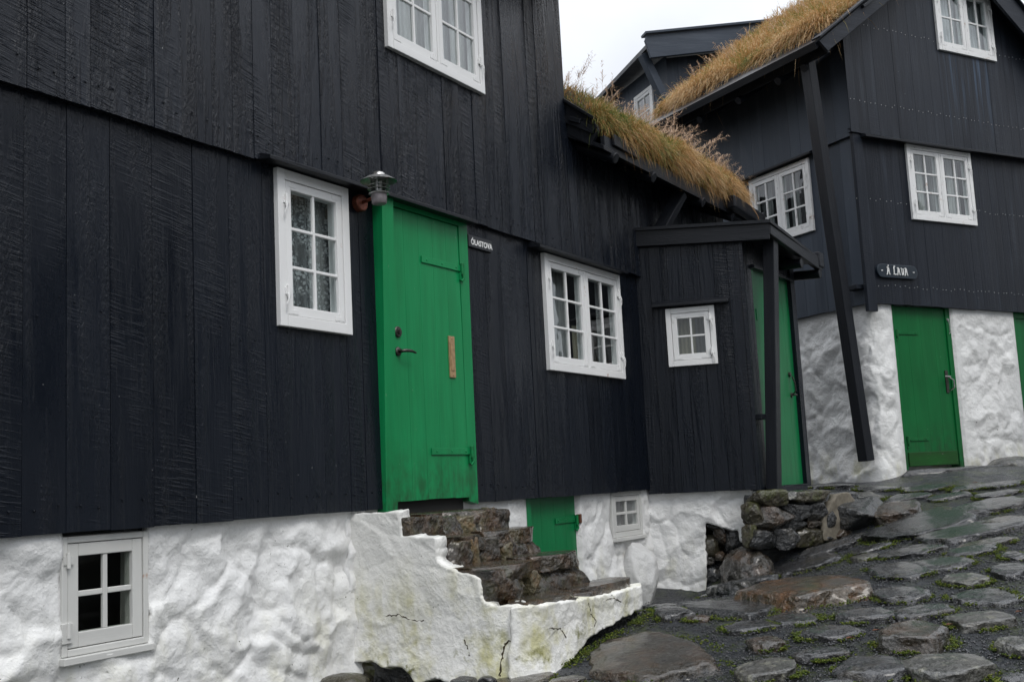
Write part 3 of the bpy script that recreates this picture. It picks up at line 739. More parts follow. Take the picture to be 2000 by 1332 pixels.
# ------------------------------------------------------------------ windows
def window(fr, u0, u1, v0, v1, parent, n=0.0, sashes=1, cols=2, rows=3, mat='white', fw=.062, sw=.048, mw=.02, proud=.035, label=None,
           hinge=('L',), room='interior', curtains=(), plates=True, sill=False, depth=.45, inset=0.0, hook=True, pane='glass', fdepth=.04):
    mm = M[mat]; f = MB()
    a, b = n-fdepth, n+proud
    f.box(fr, u0, u0+fw, v0, v1, a, b); f.box(fr, u1-fw, u1, v0, v1, a, b)
    f.box(fr, u0+fw, u1-fw, v1-fw, v1, a, b-.0015, grain='u'); f.box(fr, u0+fw, u1-fw, v0, v0+fw*1.05, a, b+.003, grain='u')
    U0, U1, V0, V1 = u0+fw, u1-fw, v0+fw*1.05, v1-fw
    if sashes == 2:
        mid = (U0+U1)/2; f.box(fr, mid-.013, mid+.013, V0, V1, a, b-.004)
    if sill: f.box(fr, u0-.01, u1+.01, v0-.035, v0-.002, n-.1, b+.03, grain='u')
    win = f.build('window', mm, parent, .004, label=label)
    g = .0035
    ranges = [(U0+g, U1-g)] if sashes == 1 else [(U0+g, mid-.013-g), (mid+.013+g, U1-g)]
    sb = b-.006
    gl = MB()
    for k, (s0, s1) in enumerate(ranges):
        m = MB(); y0, y1 = V0+g, V1-g
        m.box(fr, s0, s0+sw, y0, y1, n-.04, sb); m.box(fr, s1-sw, s1, y0, y1, n-.04, sb)
        m.box(fr, s0+sw, s1-sw, y1-sw, y1, n-.04, sb-.001, grain='u'); m.box(fr, s0+sw, s1-sw, y0, y0+sw*1.15, n-.04, sb-.001, grain='u')
        i0, i1, j0, j1 = s0+sw, s1-sw, y0+sw*1.15, y1-sw
        for c in range(1, cols): x = i0+(i1-i0)*c/cols; m.box(fr, x-mw/2, x+mw/2, j0, j1, sb-.026, sb-.006)
        for r in range(1, rows):
            y = j0+(j1-j0)*r/rows; xs_ = [i0]+[i0+(i1-i0)*c/cols for c in range(1, cols)]+[i1]
            for q in range(cols):
                m.box(fr, xs_[q]+(mw/2 if q else 0), xs_[q+1]-(mw/2 if q < cols-1 else 0), y-mw/2, y+mw/2, sb-.026, sb-.0075, grain='u')
        m.build('sash', mm, win, .004)
        gl.box(fr, i0-.004, i1+.004, j0-.004, j1+.004, sb-.024, sb-.0205, rnd=0)
        if plates:
            t = sb+.0025; pw, pl = .026, .085
            for cu, du in ((s0+.006, 1), (s1-.006, -1)):
                for cv, dv in ((y0+.008, 1), (y1-.008, -1)):
                    pl2 = pl*random.uniform(.85, 1.1); q = MB()
                    L6 = [(cu, cv), (cu+du*pl, cv), (cu+du*pl, cv+dv*pw), (cu+du*pw, cv+dv*pw), (cu+du*pw, cv+dv*pl2), (cu, cv+dv*pl2)]
                    q.prism(fr, L6 if du*dv > 0 else L6[::-1], sb-.004, t, random.random()); q.build('corner_iron', mm, win, .0015)
    gl.build('glass', M[pane], win)
    for side in hinge:
        for fv in (.22, .8):
            h = MB(); x = u0+fw-.002 if side == 'L' else u1-fw+.002; z = v0+(v1-v0)*fv
            h.box(fr, x-.022, x+.03, z-.02, z+.02, b-.006, b+.006)
            h.tube([fr.w(x, z-.035, b+.010), fr.w(x, z+.035, b+.010)], .010, 8)
            if hook:
                sg = -1 if side == 'L' else 1
                h.tube([fr.w(x+sg*.012, z-.015, b+.018), fr.w(x+sg*.014, z-.05, b+.024), fr.w(x+sg*.024, z-.08, b+.018), fr.w(x+sg*.016, z-.115, b+.012)], [.007, .006, .005, .004], 6)
            h.build('hinge', mm, win, .001)
    rm = MB(); e = a-.001; d = n-depth; x0, x1, z0, z1 = u0+fw*.6, u1-fw*.6, v0+fw*.6, v1-fw*.6
    X0, X1, Z0, Z1 = x0-.25, x1+.35, z0-.1, z1+.15
    def quad(pts): rm.face([fr.w(*p) for p in pts], [(p[0]+p[2], p[1]) for p in pts])
    quad([(X0, Z0, d), (X1, Z0, d), (X1, Z1, d), (X0, Z1, d)])
    for A_, B_, C_, D_ in (((x0, z0), (x1, z0), (X0, Z0), (X1, Z0)), ((x1, z0), (x1, z1), (X1, Z0), (X1, Z1)), ((x1, z1), (x0, z1), (X1, Z1), (X0, Z1)), ((x0, z1), (x0, z0), (X0, Z1), (X0, Z0))):
        quad([(A_[0], A_[1], e), (B_[0], B_[1], e), (D_[0], D_[1], d), (C_[0], C_[1], d)])
    rm.build('room_recess', M[room], win)
    for (cm, c0, c1, cz0, cz1, cn) in curtains:
        q = MB(); N = 40
        for i in range(N):
            xa = u0+(u1-u0)*(c0+(c1-c0)*i/N); xb = u0+(u1-u0)*(c0+(c1-c0)*(i+1)/N)
            na = n-cn+math.sin(xa*55)*.012; nb = n-cn+math.sin(xb*55)*.012
            za, zb = v0+(v1-v0)*cz0, v0+(v1-v0)*cz1
            q.face([fr.w(xa, za, na), fr.w(xb, za, nb), fr.w(xb, zb, nb), fr.w(xa, zb, na)], [(xa, za), (xb, za), (xb, zb), (xa, zb)])
        q.build('curtain', M[cm], win, smooth=True)  # also builds the added pale sheets that imitate reflected sky
    return win
def op(u0, u1, v0, v1, k=.03): return (u0+k, u1-k, v0+k, v1-k)

def strap_hinge(fr, u0, u1, v, n, mat, parent, hgt=.045, pin='R'):
    h = MB(); h.box(fr, u0, u1, v-hgt/2, v+hgt/2, n, n+.008)
    x = u1 if pin == 'R' else u0
    h.tube([fr.w(x, v-.045, n+.016), fr.w(x, v+.035, n+.016)], .016, 10)
    h.box(fr, x-.022, x+.022, v-.085, v-.03, n-.003, n+.012)
    h.tube([fr.w(x, v-.04, n+.018), fr.w(x+.004, v-.075, n+.022), fr.w(x-.012, v-.095, n+.012)], .010, 8)
    for q in (.12, .5, .86): h.lathe(fr.w(u0+(u1-u0)*q, v, n+.008), [(.008, 0), (.006, .004), (.0004, .006)], 8, fr.n)
    return h.build('hinge', mat, parent, .0015)
def lever(fr, u, v, n, mat, parent, sg=1):
    h = MB(); h.lathe(fr.w(u, v, n), [(.0005, .012), (.026, .012), (.03, .006), (.03, 0)], 20, fr.n)
    h.tube([fr.w(u, v, n+.01), fr.w(u, v, n+.048), fr.w(u+sg*.02, v+.003, n+.055), fr.w(u+sg*.08, v+.004, n+.055), fr.w(u+sg*.13, v-.004, n+.05)], [.012, .011, .011, .010, .007], 10)
    return h.build('handle', mat, parent, smooth=True)

# ------------------------------------------------------------------ grass
def blades(P, dirs, L, W, droop, rnd, side=None):
    """P roots (N,3); dirs unit (N,3); L, W (N); droop (N) sinks the tip"""
    N = len(P); th = rng.uniform(0, 2*np.pi, N)
    sd = np.stack([np.cos(th), np.sin(th), np.zeros(N)], 1)
    up = np.array([0, 0, 1.0])
    l = L[:, None]; w = W[:, None]*.5
    m1 = P+dirs*l*.40-up*(droop*L*.10)[:, None]
    m2 = P+dirs*l*.74-up*(droop*L*.38)[:, None]
    tp = P+dirs*l*.95-up*(droop*L*.85)[:, None]
    V = np.stack([P-sd*w, P+sd*w, m1-sd*w*.85, m1+sd*w*.85, m2-sd*w*.55, m2+sd*w*.55, tp], 1).reshape(-1, 3)
    k = np.arange(N)*7
    q1 = np.stack([k, k+1, k+3, k+2], 1); q2 = np.stack([k+2, k+3, k+5, k+4], 1); t3 = np.stack([k+4, k+5, k+6], 1)
    return V, [np.concatenate([q1, q2]), t3], np.concatenate([rnd, rnd, rnd])
def unit(a): return a/np.linalg.norm(a, axis=1)[:, None]
def vnoise(P, f, off=0.0): return np.array([noise.noise((p[0]*f+off, p[1]*f, p[2]*f)) for p in P])
R_ = Fr((2.03, 10.04, 0), 58)                               # rubble wall below the porch door
def hit(fr, px, py, n=0.0):
    r = (px-1000)*RI-(py-666)*UP+FPX*FW
    o = fr.o+fr.n*n; t = (o-CAM).dot(fr.n)/r.dot(fr.n); p = CAM+r*t
    return ((p-fr.o).dot(fr.d), p.z)

# ================================================================== near house
house = thing('tarred_house', 'tall black timber house with bright green door and turf roofed wing, whitewashed base', 'house', F.w(6.0, .3, -2.0))
W1 = (4.692, 5.332, 2.467, 3.402); W2 = (7.82, 9.23, 2.403, 3.376); WU = (5.748, 6.956, 4.465, 5.57)
DO = (5.62, 6.675, 1.37, 3.41)
EU = [1.4, 1.65, 1.9, 2.14, 2.36, 2.6, 2.83, 3.068, 3.295, 3.54, 3.80, 4.072, 4.329, 4.594, 4.849, 5.08, 5.31, 5.46, 5.62]
r_ = random.Random(4)
while EU[-1] < 11.9: EU.append(EU[-1]+r_.uniform(.16, .25))
EU[-1] = 12.09
mb = MB(); clad(mb, F, EU[0], EU[-1], 1.385, 3.47, [op(*W1), op(*DO, .0), op(*W2)], 0.0, edges=EU, seed=2, skirt=.05)
mb.build('lower_boarding', M['tar'], house, weld=False)
EV = [1.4]; r_ = random.Random(9)
while EV[-1] < 8.0: EV.append(EV[-1]+r_.uniform(.14, .24))
EV[-1] = 8.31
mb = MB(); clad(mb, F, 1.4, 8.31, lambda u: 3.405 if u < 4.55 else 3.435, 6.3, [op(*WU)], .045, edges=EV, seed=5, skirt=.06, jitter=.005)
mb.build('upper_boarding', M['tar_up'], house, weld=False)
EW = [8.31]
while EW[-1] < 11.9: EW.append(EW[-1]+r_.uniform(.15, .22))
EW[-1] = 12.09
mb = MB(); clad(mb, F, 8.31, 12.09, lambda u: 3.435-.01*(u-8.3), 4.82, [], .045, edges=EW, seed=6, skirt=.06, jitter=.004)
mb.build('wing_boarding', M['tar_up'], house, weld=False)
# nail heads
mb = MB(); r_ = random.Random(3)
for a, b in zip(EV[:-1], EV[1:]):
    for q in (.25, .75): nails(mb, F, [(a+(b-a)*q+r_.uniform(-.015, .015), 3.53+r_.uniform(-.02, .02))], .05, .007)
for a, b in zip(EU[:-1], EU[1:]):
    for q in (.25, .75):
        if a < 9.5: nails(mb, F, [(a+(b-a)*q+r_.uniform(-.015, .015), 1.50+r_.uniform(-.025, .025))], .004, .007)
        if a < 4.6: nails(mb, F, [(a+(b-a)*q+r_.uniform(-.02, .02), 2.42+r_.uniform(-.06, .06))], .004, .0055)
mb.build('nail_heads', M['tar'], house)['kind'] = 'stuff'
# drip boards
mb = MB()
for u0, u1, z, nb in ((4.54, 6.70, 3.412, .0), (7.60, 9.235, 3.386, .0)):
    mb.hexa(F, [(u0, z, nb), (u1, z, nb), (u1, z+.05, nb), (u0, z+.05, nb), (u0, z-.012, .125), (u1, z-.012, .125), (u1, z+.012, .125), (u0, z+.012, .125)], .3, 'u')
mb.build('drip_board', M['tar_trim'], house, .003)
# hidden sides, back and roof of the tall house and of the wing
mb = MB()
for uu, n0, n1, z0, z1 in ((8.31, .04, -5.5, 4.0, 6.4), (1.4, .04, -5.5, 1.3, 6.4), (12.09, .0, -4.0, 1.2, 4.9)):
    mb.box(F, uu-.03, uu, z0, z1, n1, n0, .4)
mb.box(F, 1.4, 12.09, 1.2, 6.3, -5.55, -5.5, .5)
mb.prism(Fr(F.w(12.06, 0, 0), 121.1), [(0, 4.7), (-2.2, 6.2), (-4.4, 4.7)], 0, .03)
mb.build('side_wall', M['tar'], house)
mb = MB()
mb.hexa(F, [(1.0, 5.70, .45), (8.42, 5.70, .45), (8.42, 7.9, -2.75), (1.0, 7.9, -2.75), (1.0, 5.78, .5), (8.42, 5.78, .5), (8.42, 8.0, -2.75), (1.0, 8.0, -2.75)], .2, 'u')
mb.hexa(F, [(8.42, 5.70, -5.95), (1.0, 5.70, -5.95), (1.0, 7.9, -2.75), (8.42, 7.9, -2.75), (8.42, 5.78, -6), (1.0, 5.78, -6), (1.0, 8.0, -2.75), (8.42, 8.0, -2.75)], .2, 'u')
mb.hexa(F, [(8.3, 4.45, .3), (12.0, 4.45, .3), (12.0, 6.0, -2.3), (8.3, 6.0, -2.3), (8.3, 4.5, .34), (12.0, 4.5, .34), (12.0, 6.05, -2.3), (8.3, 6.05, -2.3)], .2, 'u')
mb.hexa(F, [(12.0, 4.45, -4.9), (8.3, 4.45, -4.9), (8.3, 6.0, -2.3), (12.0, 6.0, -2.3), (12.0, 4.5, -4.94), (8.3, 4.5, -4.94), (8.3, 6.05, -2.3), (12.0, 6.05, -2.3)], .2, 'u')
roof_near = mb.build('roof', M['tar_trim'], house)

# foundation
fpoly = [(1.3, -.1), (5.40, .2), (5.42, 1.40), (1.3, 1.40)]
cw = (3.30, 3.79, .828, 1.365)
_, dF = plaster('whitewashed_base', F, fpoly, M['plaster'], house, -.070, .066, 3, .016, holes=[[(cw[0]-.004, cw[2]-.02), (cw[1]+.004, cw[2]-.02), (cw[1]+.004, 1.5), (cw[0]-.004, 1.5)]], batter=.05, rag=0,
                edge=lambda u, v, n: n*(1-max(0, min(1, (v-1.27)/.12)))+(-.035)*max(0, min(1, (v-1.27)/.12)))
fpoly2 = [(5.3, .2), (9.80, .3), (9.80, 1.40), (5.3, 1.40)]
bd = (7.483, 8.35); bw = (8.93, 9.555, .985, 1.392)
plaster('whitewashed_base', F, fpoly2, M['plaster'], house, -.07, .05, 8, .02, recess=[(bd[0], bd[1], .3, 1.5, .2)], holes=[[(bw[0]-.004, bw[2]-.02), (bw[1]+.004, bw[2]-.02), (bw[1]+.004, 1.5), (bw[0]-.004, 1.5)]], batter=.04, rag=0,
                edge=lambda u, v, n: n*(1-max(0, min(1, (v-1.27)/.12)))+(-.04)*max(0, min(1, (v-1.27)/.12)))
# cellar windows
window(F, *cw, house, -.055, 1, 2, 2, 'grey_white', .030, .058, .026, .02, 'grey painted four pane cellar window at the far left, rusty lower hinge', hinge=('L',), plates=False, sill=True, hook=False, pane='glass_dark', fdepth=.15)
mb = MB()
for k, (a, b) in enumerate(((0, .5), (.5, 1))):
    mb.box(F, cw[0]-.005+.0, cw[0]+.052, cw[2]+.06, cw[2]+.15, -.05, -.026)
hp = mb.build('hinge_plate', M['grey_white'], house, .002)
window(F, *bw, house, -.06, 1, 2, 2, 'grey_white', .042, .046, .024, .02, 'small grey four pane cellar window beside the porch', hinge=(), plates=False, sill=True, room='interior_reflect', curtains=[('sheer', 0, 1, 0, 1, .2)], fdepth=.15)
# cellar door
cd = MB(); clad(cd, F, 7.56, 8.345, .45, 1.385, [], -.10, edges=[7.56, 7.77, 7.98, 8.17, 8.345], seed=3, ch=.0012, jitter=.0005, back=.004)
cdoor = cd.build('cellar_door', M['green_base'], house, label='low green cellar door half hidden behind the stairs')
m = MB(); m.box(F, 7.47, 7.555, .45, 1.385, -.2, -.06); m.build('frame', M['green_base'], cdoor, .003)
strap_hinge(F, 7.99, 8.34, 1.185, -.098, M['green_base'], cdoor)
m = MB(); m.box(F, 8.34, 8.372, 1.15, 1.225, -.09, -.05); m.build('hinge_pin', M['rust'], cdoor, .004)

# windows
window(F, *W1, house, 0.0, 1, 2, 3, 'white', .062, .05, .019, .035, 'tall white casement window with lace curtain beside the green door', hinge=('L',),
       curtains=[('lace', 0, 1, 0, 1, .10), ('drape', .72, .95, 0, 1, .16), ('blue_cloth', 0.05, .36, 0, .42, .2)])
window(F, *W2, house, 0.0, 2, 2, 3, 'white', .06, .05, .02, .035, 'white double window of twelve panes between the sign and the porch', hinge=('L', 'R'),
       curtains=[('sheer', .28, .46, 0, 1, .14), ('sheer', .86, 1.0, 0, 1, .14), ('cream_cloth', .74, .92, 0, .52, .3)])
window(F, *WU, house, .045, 2, 2, 3, 'white', .06, .05, .02, .035, 'white double window high on the upper boarding', hinge=('L', 'R'), room='interior_reflect',
       curtains=[('drape', .0, .13, 0, 1, .14), ('drape', .30, .48, 0, 1, .14), ('drape', .5, .62, 0, 1, .14), ('drape', .80, 1.0, 0, 1, .10), ('sky_veil', 0, 1, 0, 1, .15)])  # last sheet spans the window, standing in for reflected sky

# main door
dm = MB(); clad(dm, F, 5.732, 6.562, 1.43, 3.37, [], .028, edges=[5.732, 5.90, 6.07, 6.235, 6.40, 6.562], seed=8, ch=.0009, jitter=.0004, back=.003)
door = dm.build('door', M['green'], house, weld=False, label='bright green plank door under the lamp, brass letter plate and strap hinges')
m = MB(); m.hexa(F, [(5.61, 1.365, -.06), (5.728, 1.365, -.06), (5.728, 3.41, -.06), (5.61, 3.41, -.06), (5.61, 1.365, .03), (5.728, 1.365, .03), (5.728, 3.41, .085), (5.61, 3.41, .085)], .3); m.hexa(F, [(6.568, 1.40, -.06), (6.682, 1.375, -.06), (6.675, 3.41, -.06), (6.565, 3.41, -.06), (6.568, 1.40, .022), (6.682, 1.375, .022), (6.675, 3.41, .036), (6.565, 3.41, .036)], .4); m.box(F, 5.728, 6.565, 3.375, 3.41, -.06, .04, grain='u')
m.build('door_frame', M['green'], door, .004)
m = MB(); m.box(F, 5.735, 6.565, 1.30, 3.39, -.12, -.03); m.build('door_recess', M['interior'], door)
strap_hinge(F, 6.09, 6.575, 3.062, .030, M['green'], door); strap_hinge(F, 6.12, 6.595, 1.748, .030, M['green'], door)
lever(F, 5.79, 2.40, .030, M['iron'], door)
m = MB(); m.lathe(F.w(5.795, 2.53, .03), [(.0005, .020), (.016, .020), (.018, .014), (.032, .012), (.037, .005), (.037, 0)], 24, F.n)
m.box(F, 5.787, 5.803, 2.519, 2.541, .045, .054); m.build('lock_cylinder', M['iron'], door, smooth=False)
m = MB(); m.box(F, 6.377, 6.447, 2.262, 2.555, .026, .038); m.box(F, 6.391, 6.433, 2.31, 2.507, .037, .042)
for z in (2.28, 2.537): m.lathe(F.w(6.412, z, .038), [(.007, 0), (.005, .004), (.0004, .005)], 8, F.n)
m.build('letter_plate', M['brass'], door, .003)
m = MB(); m.box(F, 5.729, 5.734, 2.36, 2.58, .01, .038); m.build('strike_plate', M['galv'], door)

# wing eave: soffit plank, fascia, gable end box, log ends, brace
m = MB()
m.hexa(F, [(8.33, 4.50, .0), (11.98, 4.50, .0), (11.98, 4.54, .0), (8.33, 4.54, .0), (8.33, 4.295, .39), (11.98, 4.295, .39), (11.98, 4.335, .39), (8.33, 4.335, .39)], .2, 'u'); m.box(F, 8.36, 11.96, 4.335, 4.43, .345, .385, .6, 'u')
m.build('eave_board', M['tar_trim'], house, .004)
m = MB()
E1 = Fr(F.w(8.36, 0, 0), 121.1)
m.prism(E1, [(.045, 4.80), (.30, 4.575), (.345, 4.51), (.345, 4.47), (.265, 4.355), (.045, 4.50)], -.01, .035, .3)
m.build('barge_end', M['tar_trim'], house, .005, label='boxed end of the turf roof against the tall wall')
m = MB()
m.beam(E1.w(.02, 4.825, .02), E1.w(.33, 4.575, .02), .11, .025)
m.build('barge_cap', M['tar_trim'], house, .003)
m = MB(); m.beam(E1.w(.09, 4.625, .045), E1.w(.20, 4.575, .045), .06, .045); m.build('peg', M['tar_trim'], house, .008)
for u in (8.52, 9.32, 10.55, 11.4):
    m = MB(); m.tube([F.w(u, 4.50, -.1), F.w(u, 4.255, .41)], .050, 14, True, .4); m.build('log_end', M['tar_trim'], house, .008)
m = MB(); m.beam(F.w(9.98, 3.80, .075), F.w(10.22, 4.31, .30), .12, .10, Vector((F.d.x, F.d.y, 0))); m.build('eave_brace', M['tar_trim'], house, .006)
m = MB()
m.beam(F.w(11.25, 4.40, .45), F.w(12.22, 4.36, .45), .10, .14); m.beam(F.w(12.2, 4.36, .10), F.w(12.2, 4.36, .51), .05, .17)
m.build('turf_log', M['tar_trim'], house, .02, seg=3)
m = MB(); m.beam(F.w(8.5, 4.42, .40), F.w(9.0, 4.41, .40), .03, .10); m.build('turf_board', M['tar_trim'], house, .006)

def turf(name, fr, u0, u1, prof, parent, n_bl, Lr, front_dry=.5, seed=0, lean=(0, 0, 0), green=(0, 1), frontz=2, dens_front=.5, wl=.006):
    pr = np.array(prof); seg = np.linalg.norm(np.diff(pr, axis=0), axis=1); cum = np.concatenate([[0], np.cumsum(seg)])
    def at(s):
        k = np.clip(np.searchsorted(cum, s)-1, 0, len(seg)-1); t = (s-cum[k])/seg[k]
        q = pr[k]+(pr[k+1]-pr[k])*t[:, None]; tg = (pr[k+1]-pr[k])/seg[k][:, None]
        return q, np.stack([-tg[:, 1]*-1, tg[:, 0]*-1], 1)   # outward normal (n,z)
    D_ = np.array(fr.d); N_ = np.array(fr.n); O_ = np.array(fr.o)
    def lumps(u, s): return np.array([noise.noise((a*1.6+seed, b*1.8, 0))*.07+noise.noise((a*5+seed, b*5, 3))*.03 for a, b in zip(u, s)])
    # soil body
    nu = int((u1-u0)/.06)+1; ns = int(cum[-1]/.06)+1
    uu, ss = np.meshgrid(np.linspace(u0, u1, nu), np.linspace(0, cum[-1], ns)); uu = uu.ravel(); ss = ss.ravel()
    q, nn = at(ss); h = lumps(uu, ss)
    taper = np.clip(np.minimum(uu-u0, u1-uu)/.18, 0, 1)**.5
    h = h-(1-taper)*.10
    Pn = q[:, 0]+nn[:, 0]*h; Pz = q[:, 1]+nn[:, 1]*h
    Vv = O_+np.outer(uu, D_)+np.outer(Pn, N_); Vv[:, 2] = Pz
    i, j = np.meshgrid(np.arange(nu-1), np.arange(ns-1)); k = (j*nu+i).ravel()
    body = np_mesh(name, Vv, [np.stack([k, k+1, k+1+nu, k+nu], 1)], np.zeros(len(k)), M['soil'], parent, True)
    md = body.modifiers.new('solid', 'SOLIDIFY'); md.thickness = .12; md.offset = -1
    # blades
    u = rng.uniform(u0, u1, n_bl); nf = int(n_bl*dens_front); fs = cum[frontz]
    s = np.concatenate([rng.uniform(0, fs, nf), fs+(cum[-1]-fs)*rng.uniform(0, 1, n_bl-nf)**1.6])
    q, nn = at(s); h = lumps(u, s); taper = np.clip(np.minimum(u-u0, u1-u)/.18, 0, 1)**.5; h = h-(1-taper)*.10-.01
    Pn = q[:, 0]+nn[:, 0]*h; Pz = q[:, 1]+nn[:, 1]*h
    P = O_+np.outer(u, D_)+np.outer(Pn, N_); P[:, 2] = Pz
    nv = np.outer(nn[:, 0], N_); nv[:, 2] = nn[:, 1]
    clump = np.array([noise.noise((a*3.2, b*3.2, seed+.5)) for a, b in zip(u, s)]); cl2 = np.array([noise.noise((a*9, b*9, seed+4)) for a, b in zip(u, s)])
    front = np.clip(1-s/(fs*1.25), 0, 1)
    d = nv*.75+np.array([0, 0, .35])+rng.normal(0, .72, (n_bl, 3))+np.outer(clump, D_)*.6+np.array(lean)
    endp = np.clip(1-(u1-u)/.25, 0, 1)-np.clip(1-(u-u0)/.25, 0, 1)
    d += np.outer(endp, D_)*.8
    d = unit(d)
    L = rng.uniform(*Lr, n_bl)*np.clip(.45+s/(fs*.8), .45, 1)*(1+.6*clump+.3*cl2)*(1+.25*front)*np.where(rng.uniform(0, 1, n_bl) < .06, 1.7, 1)
    W = rng.uniform(.6, 1.3, n_bl)*wl
    droop = rng.uniform(.2, .8, n_bl)+front*rng.uniform(0, 1.0, n_bl)
    gfrac = (u-u0)/(u1-u0)
    rr = np.clip(.38+front_dry*front+.55*clump+.38*cl2+green[0]+(green[1]-green[0])*gfrac+rng.normal(0, .24, n_bl), 0, 1)
    Vb, Fb, rb = blades(P, d, L, W, droop, rr)
    g = np_mesh('grass', Vb, Fb, rb, M['turf'], body, False); g['kind'] = 'stuff'
    return body, at, (O_, D_, N_)
PROF = [(.36, 4.46), (.41, 4.53), (.41, 4.64), (.34, 4.75), (.1, 4.89), (-.4, 5.14), (-1.2, 5.52), (-2.2, 6.06)]
turf_w, at_w, _f = turf('turf_roof', F, 8.36, 11.95, PROF, house, 34000, (.06, .16), .36, 2, (0, 0, .12), (-.12, .36), 3, .42, .0058)
def stalks(spots, parent, seed, lean, Lr=(.4, .75)):
    r = np.random.default_rng(seed); Ps = []; ds = []; Ls = []; Ws = []; dr = []; rn = []
    for p in spots:
        p = np.array(p); d = np.array(lean)+r.normal(0, .28, 3); d[2] = abs(d[2]); d /= np.linalg.norm(d); L = r.uniform(*Lr)
        Ps.append(p); ds.append(d); Ls.append(L); Ws.append(.0045); dr.append(.35); rn.append(r.uniform(0, 1))
        for k in range(26):                                         # feathery seed head
            t = r.uniform(.5, .98); dz = .35*L*(.10*min(t/.4, 1)+.28*max(0, t-.4)/.34+.2*max(0, t-.74))
            q = p+d*L*t*.95-np.array([0, 0, dz*.9]); e = d+r.normal(0, .75, 3); e /= np.linalg.norm(e)
            Ps.append(q); ds.append(e); Ls.append(r.uniform(.03, .085)*(1.25-t)*1.9); Ws.append(.005); dr.append(.3); rn.append(r.uniform(0, 1))
    Vb, Fb, rb = blades(np.array(Ps), np.array(ds), np.array(Ls), np.array(Ws), np.array(dr), np.array(rn))
    o = np_mesh('seed_stalks', Vb, Fb, rb, M['stalk'], parent); o['kind'] = 'stuff'
r_ = random.Random(8)
sp = [F.w(r_.uniform(9.9, 12.0), 0, 0)+Vector((0, 0, 0)) for _ in range(0)]
spots = []
for _ in range(190):
    u = r_.uniform(9.9, 12.0)**1.0; n = r_.uniform(-.8, .25); spots.append(F.w(u, 4.83+(.1-n)*.53, n))
stalks(spots, turf_w, 5, (F.d.x*.8+F.n.x*.25, F.d.y*.8+F.n.y*.25, .7), (.45, .85))
spots = [F.w(r_.uniform(8.5, 10.2), 4.83+(.1-n)*.53, n) for n in [r_.uniform(-1.0, .1) for _ in range(34)]]
stalks(spots, turf_w, 6, (.25, .1, 1.0), (.35, .75))
# scrap of turf over the eave of the tall house
turf_t, _, _ = turf('turf_roof', F, 7.2, 8.5, [(.42, 5.80), (.50, 5.86), (.50, 5.92), (.40, 6.0), (-.3, 6.5)], house, 1500, (.05, .12), .5, 12, (0, 0, 0), (0, .1), 3, .6)

# ================================================================== lamp and sign on the near house
lc = F.w(5.352, 0, .26)
lamp = thing('wall_lamp', 'outdoor wall lamp with flared metal hood and pink base, above the green door', 'lamp', F.w(5.47, 3.34, 0))
m = MB(); a0 = F.w(5.462, 3.335, 0); m.lathe(a0, [(.056, 0), (.056, .035), (.05, .045), (.0005, .046)], 26, F.n)
m.build('wall_mount', M['copper'], lamp, smooth=False, bevel=.003)
m = MB(); m.tube([F.w(5.462, 3.335, .04), F.w(5.44, 3.337, .12), F.w(5.40, 3.335, .20)], .011, 10); m.build('arm', M['copper'], lamp, smooth=True)
zb = 3.264; LS = .80
def LT(m, pr): m.lathe(lc+Vector((0, 0, zb)), [(r*.9, z*LS) for r, z in pr], 32)
m = MB(); LT(m, [(.0005, 0), (.046, 0), (.052, .006), (.056, .075), (.056, .08)]); m.build('base_cup', M['pinkgrey'], lamp, smooth=True)
m = MB(); LT(m, [(.0005, .078), (.068, .078), (.073, .083), (.066, .09), (.0005, .09)]); m.build('collar', M['galv'], lamp)
m = MB(); LT(m, [(.054, .09), (.056, .20)]); m.build('glass', M['smoke_glass'], lamp, smooth=True)
m = MB()
for z in (.122, .15):
    LT(m, [(.057, z), (.076, z-.006), (.078, z-.004), (.057, z+.004)])
for k in range(3):
    t = k*2.094+.5; m.tube([lc+Vector((.06*math.cos(t), .06*math.sin(t), zb+.09*LS)), lc+Vector((.06*math.cos(t), .06*math.sin(t), zb+.205*LS))], .004, 6)
m.build('guard_rings', M['galv'], lamp)
m = MB(); m.tube([lc+Vector((0, 0, zb+.09*LS)), lc+Vector((0, 0, zb+.12*LS))], .02, 12)
for dx in (-.013, .013): m.tube([lc+Vector((dx, 0, zb+.12*LS)), lc+Vector((dx, 0, zb+.185*LS))], .010, 10)
m.build('bulb', M['lampwhite'], lamp, smooth=True)
m = MB(); LT(m, [(.128, .182), (.126, .184), (.085, .214), (.055, .226), (.055, .222), (.084, .209), (.128, .180)]); m.build('hood', M['galv'], lamp, smooth=True)
m = MB(); LT(m, [(.052, .224), (.047, .243), (.032, .258), (.012, .265), (.0004, .266)]); m.build('dome', M['chrome'], lamp, smooth=True)

def text_mesh(name, body, fr, uc, vc, n, size, mat, parent, bold=0.0, xs=1.0):
    cu = bpy.data.curves.new('lettering', 'FONT'); cu.body = body; cu.size = size; cu.align_x = 'CENTER'; cu.align_y = 'CENTER'; cu.extrude = .0012; cu.offset = bold
    tmp = bpy.data.objects.new('lettering', cu); COL.objects.link(tmp)
    dg = bpy.context.evaluated_depsgraph_get(); dg.update()
    me = bpy.data.meshes.new_from_object(tmp.evaluated_get(dg)); bpy.data.objects.remove(tmp); bpy.data.curves.remove(cu)
    base = root_base(parent)
    for v in me.vertices: v.co = fr.w(uc+v.co.x*xs, vc+v.co.y, n+v.co.z)-base
    me.materials.clear(); me.materials.append(mat); me.name = name
    o = bpy.data.objects.new(name, me); COL.objects.link(o); o.parent = parent
    return o
sign = thing('name_sign', 'small black house sign lettered ÓLASTOVA to the right of the green door', 'sign', F.w(6.86, 3.24, 0))
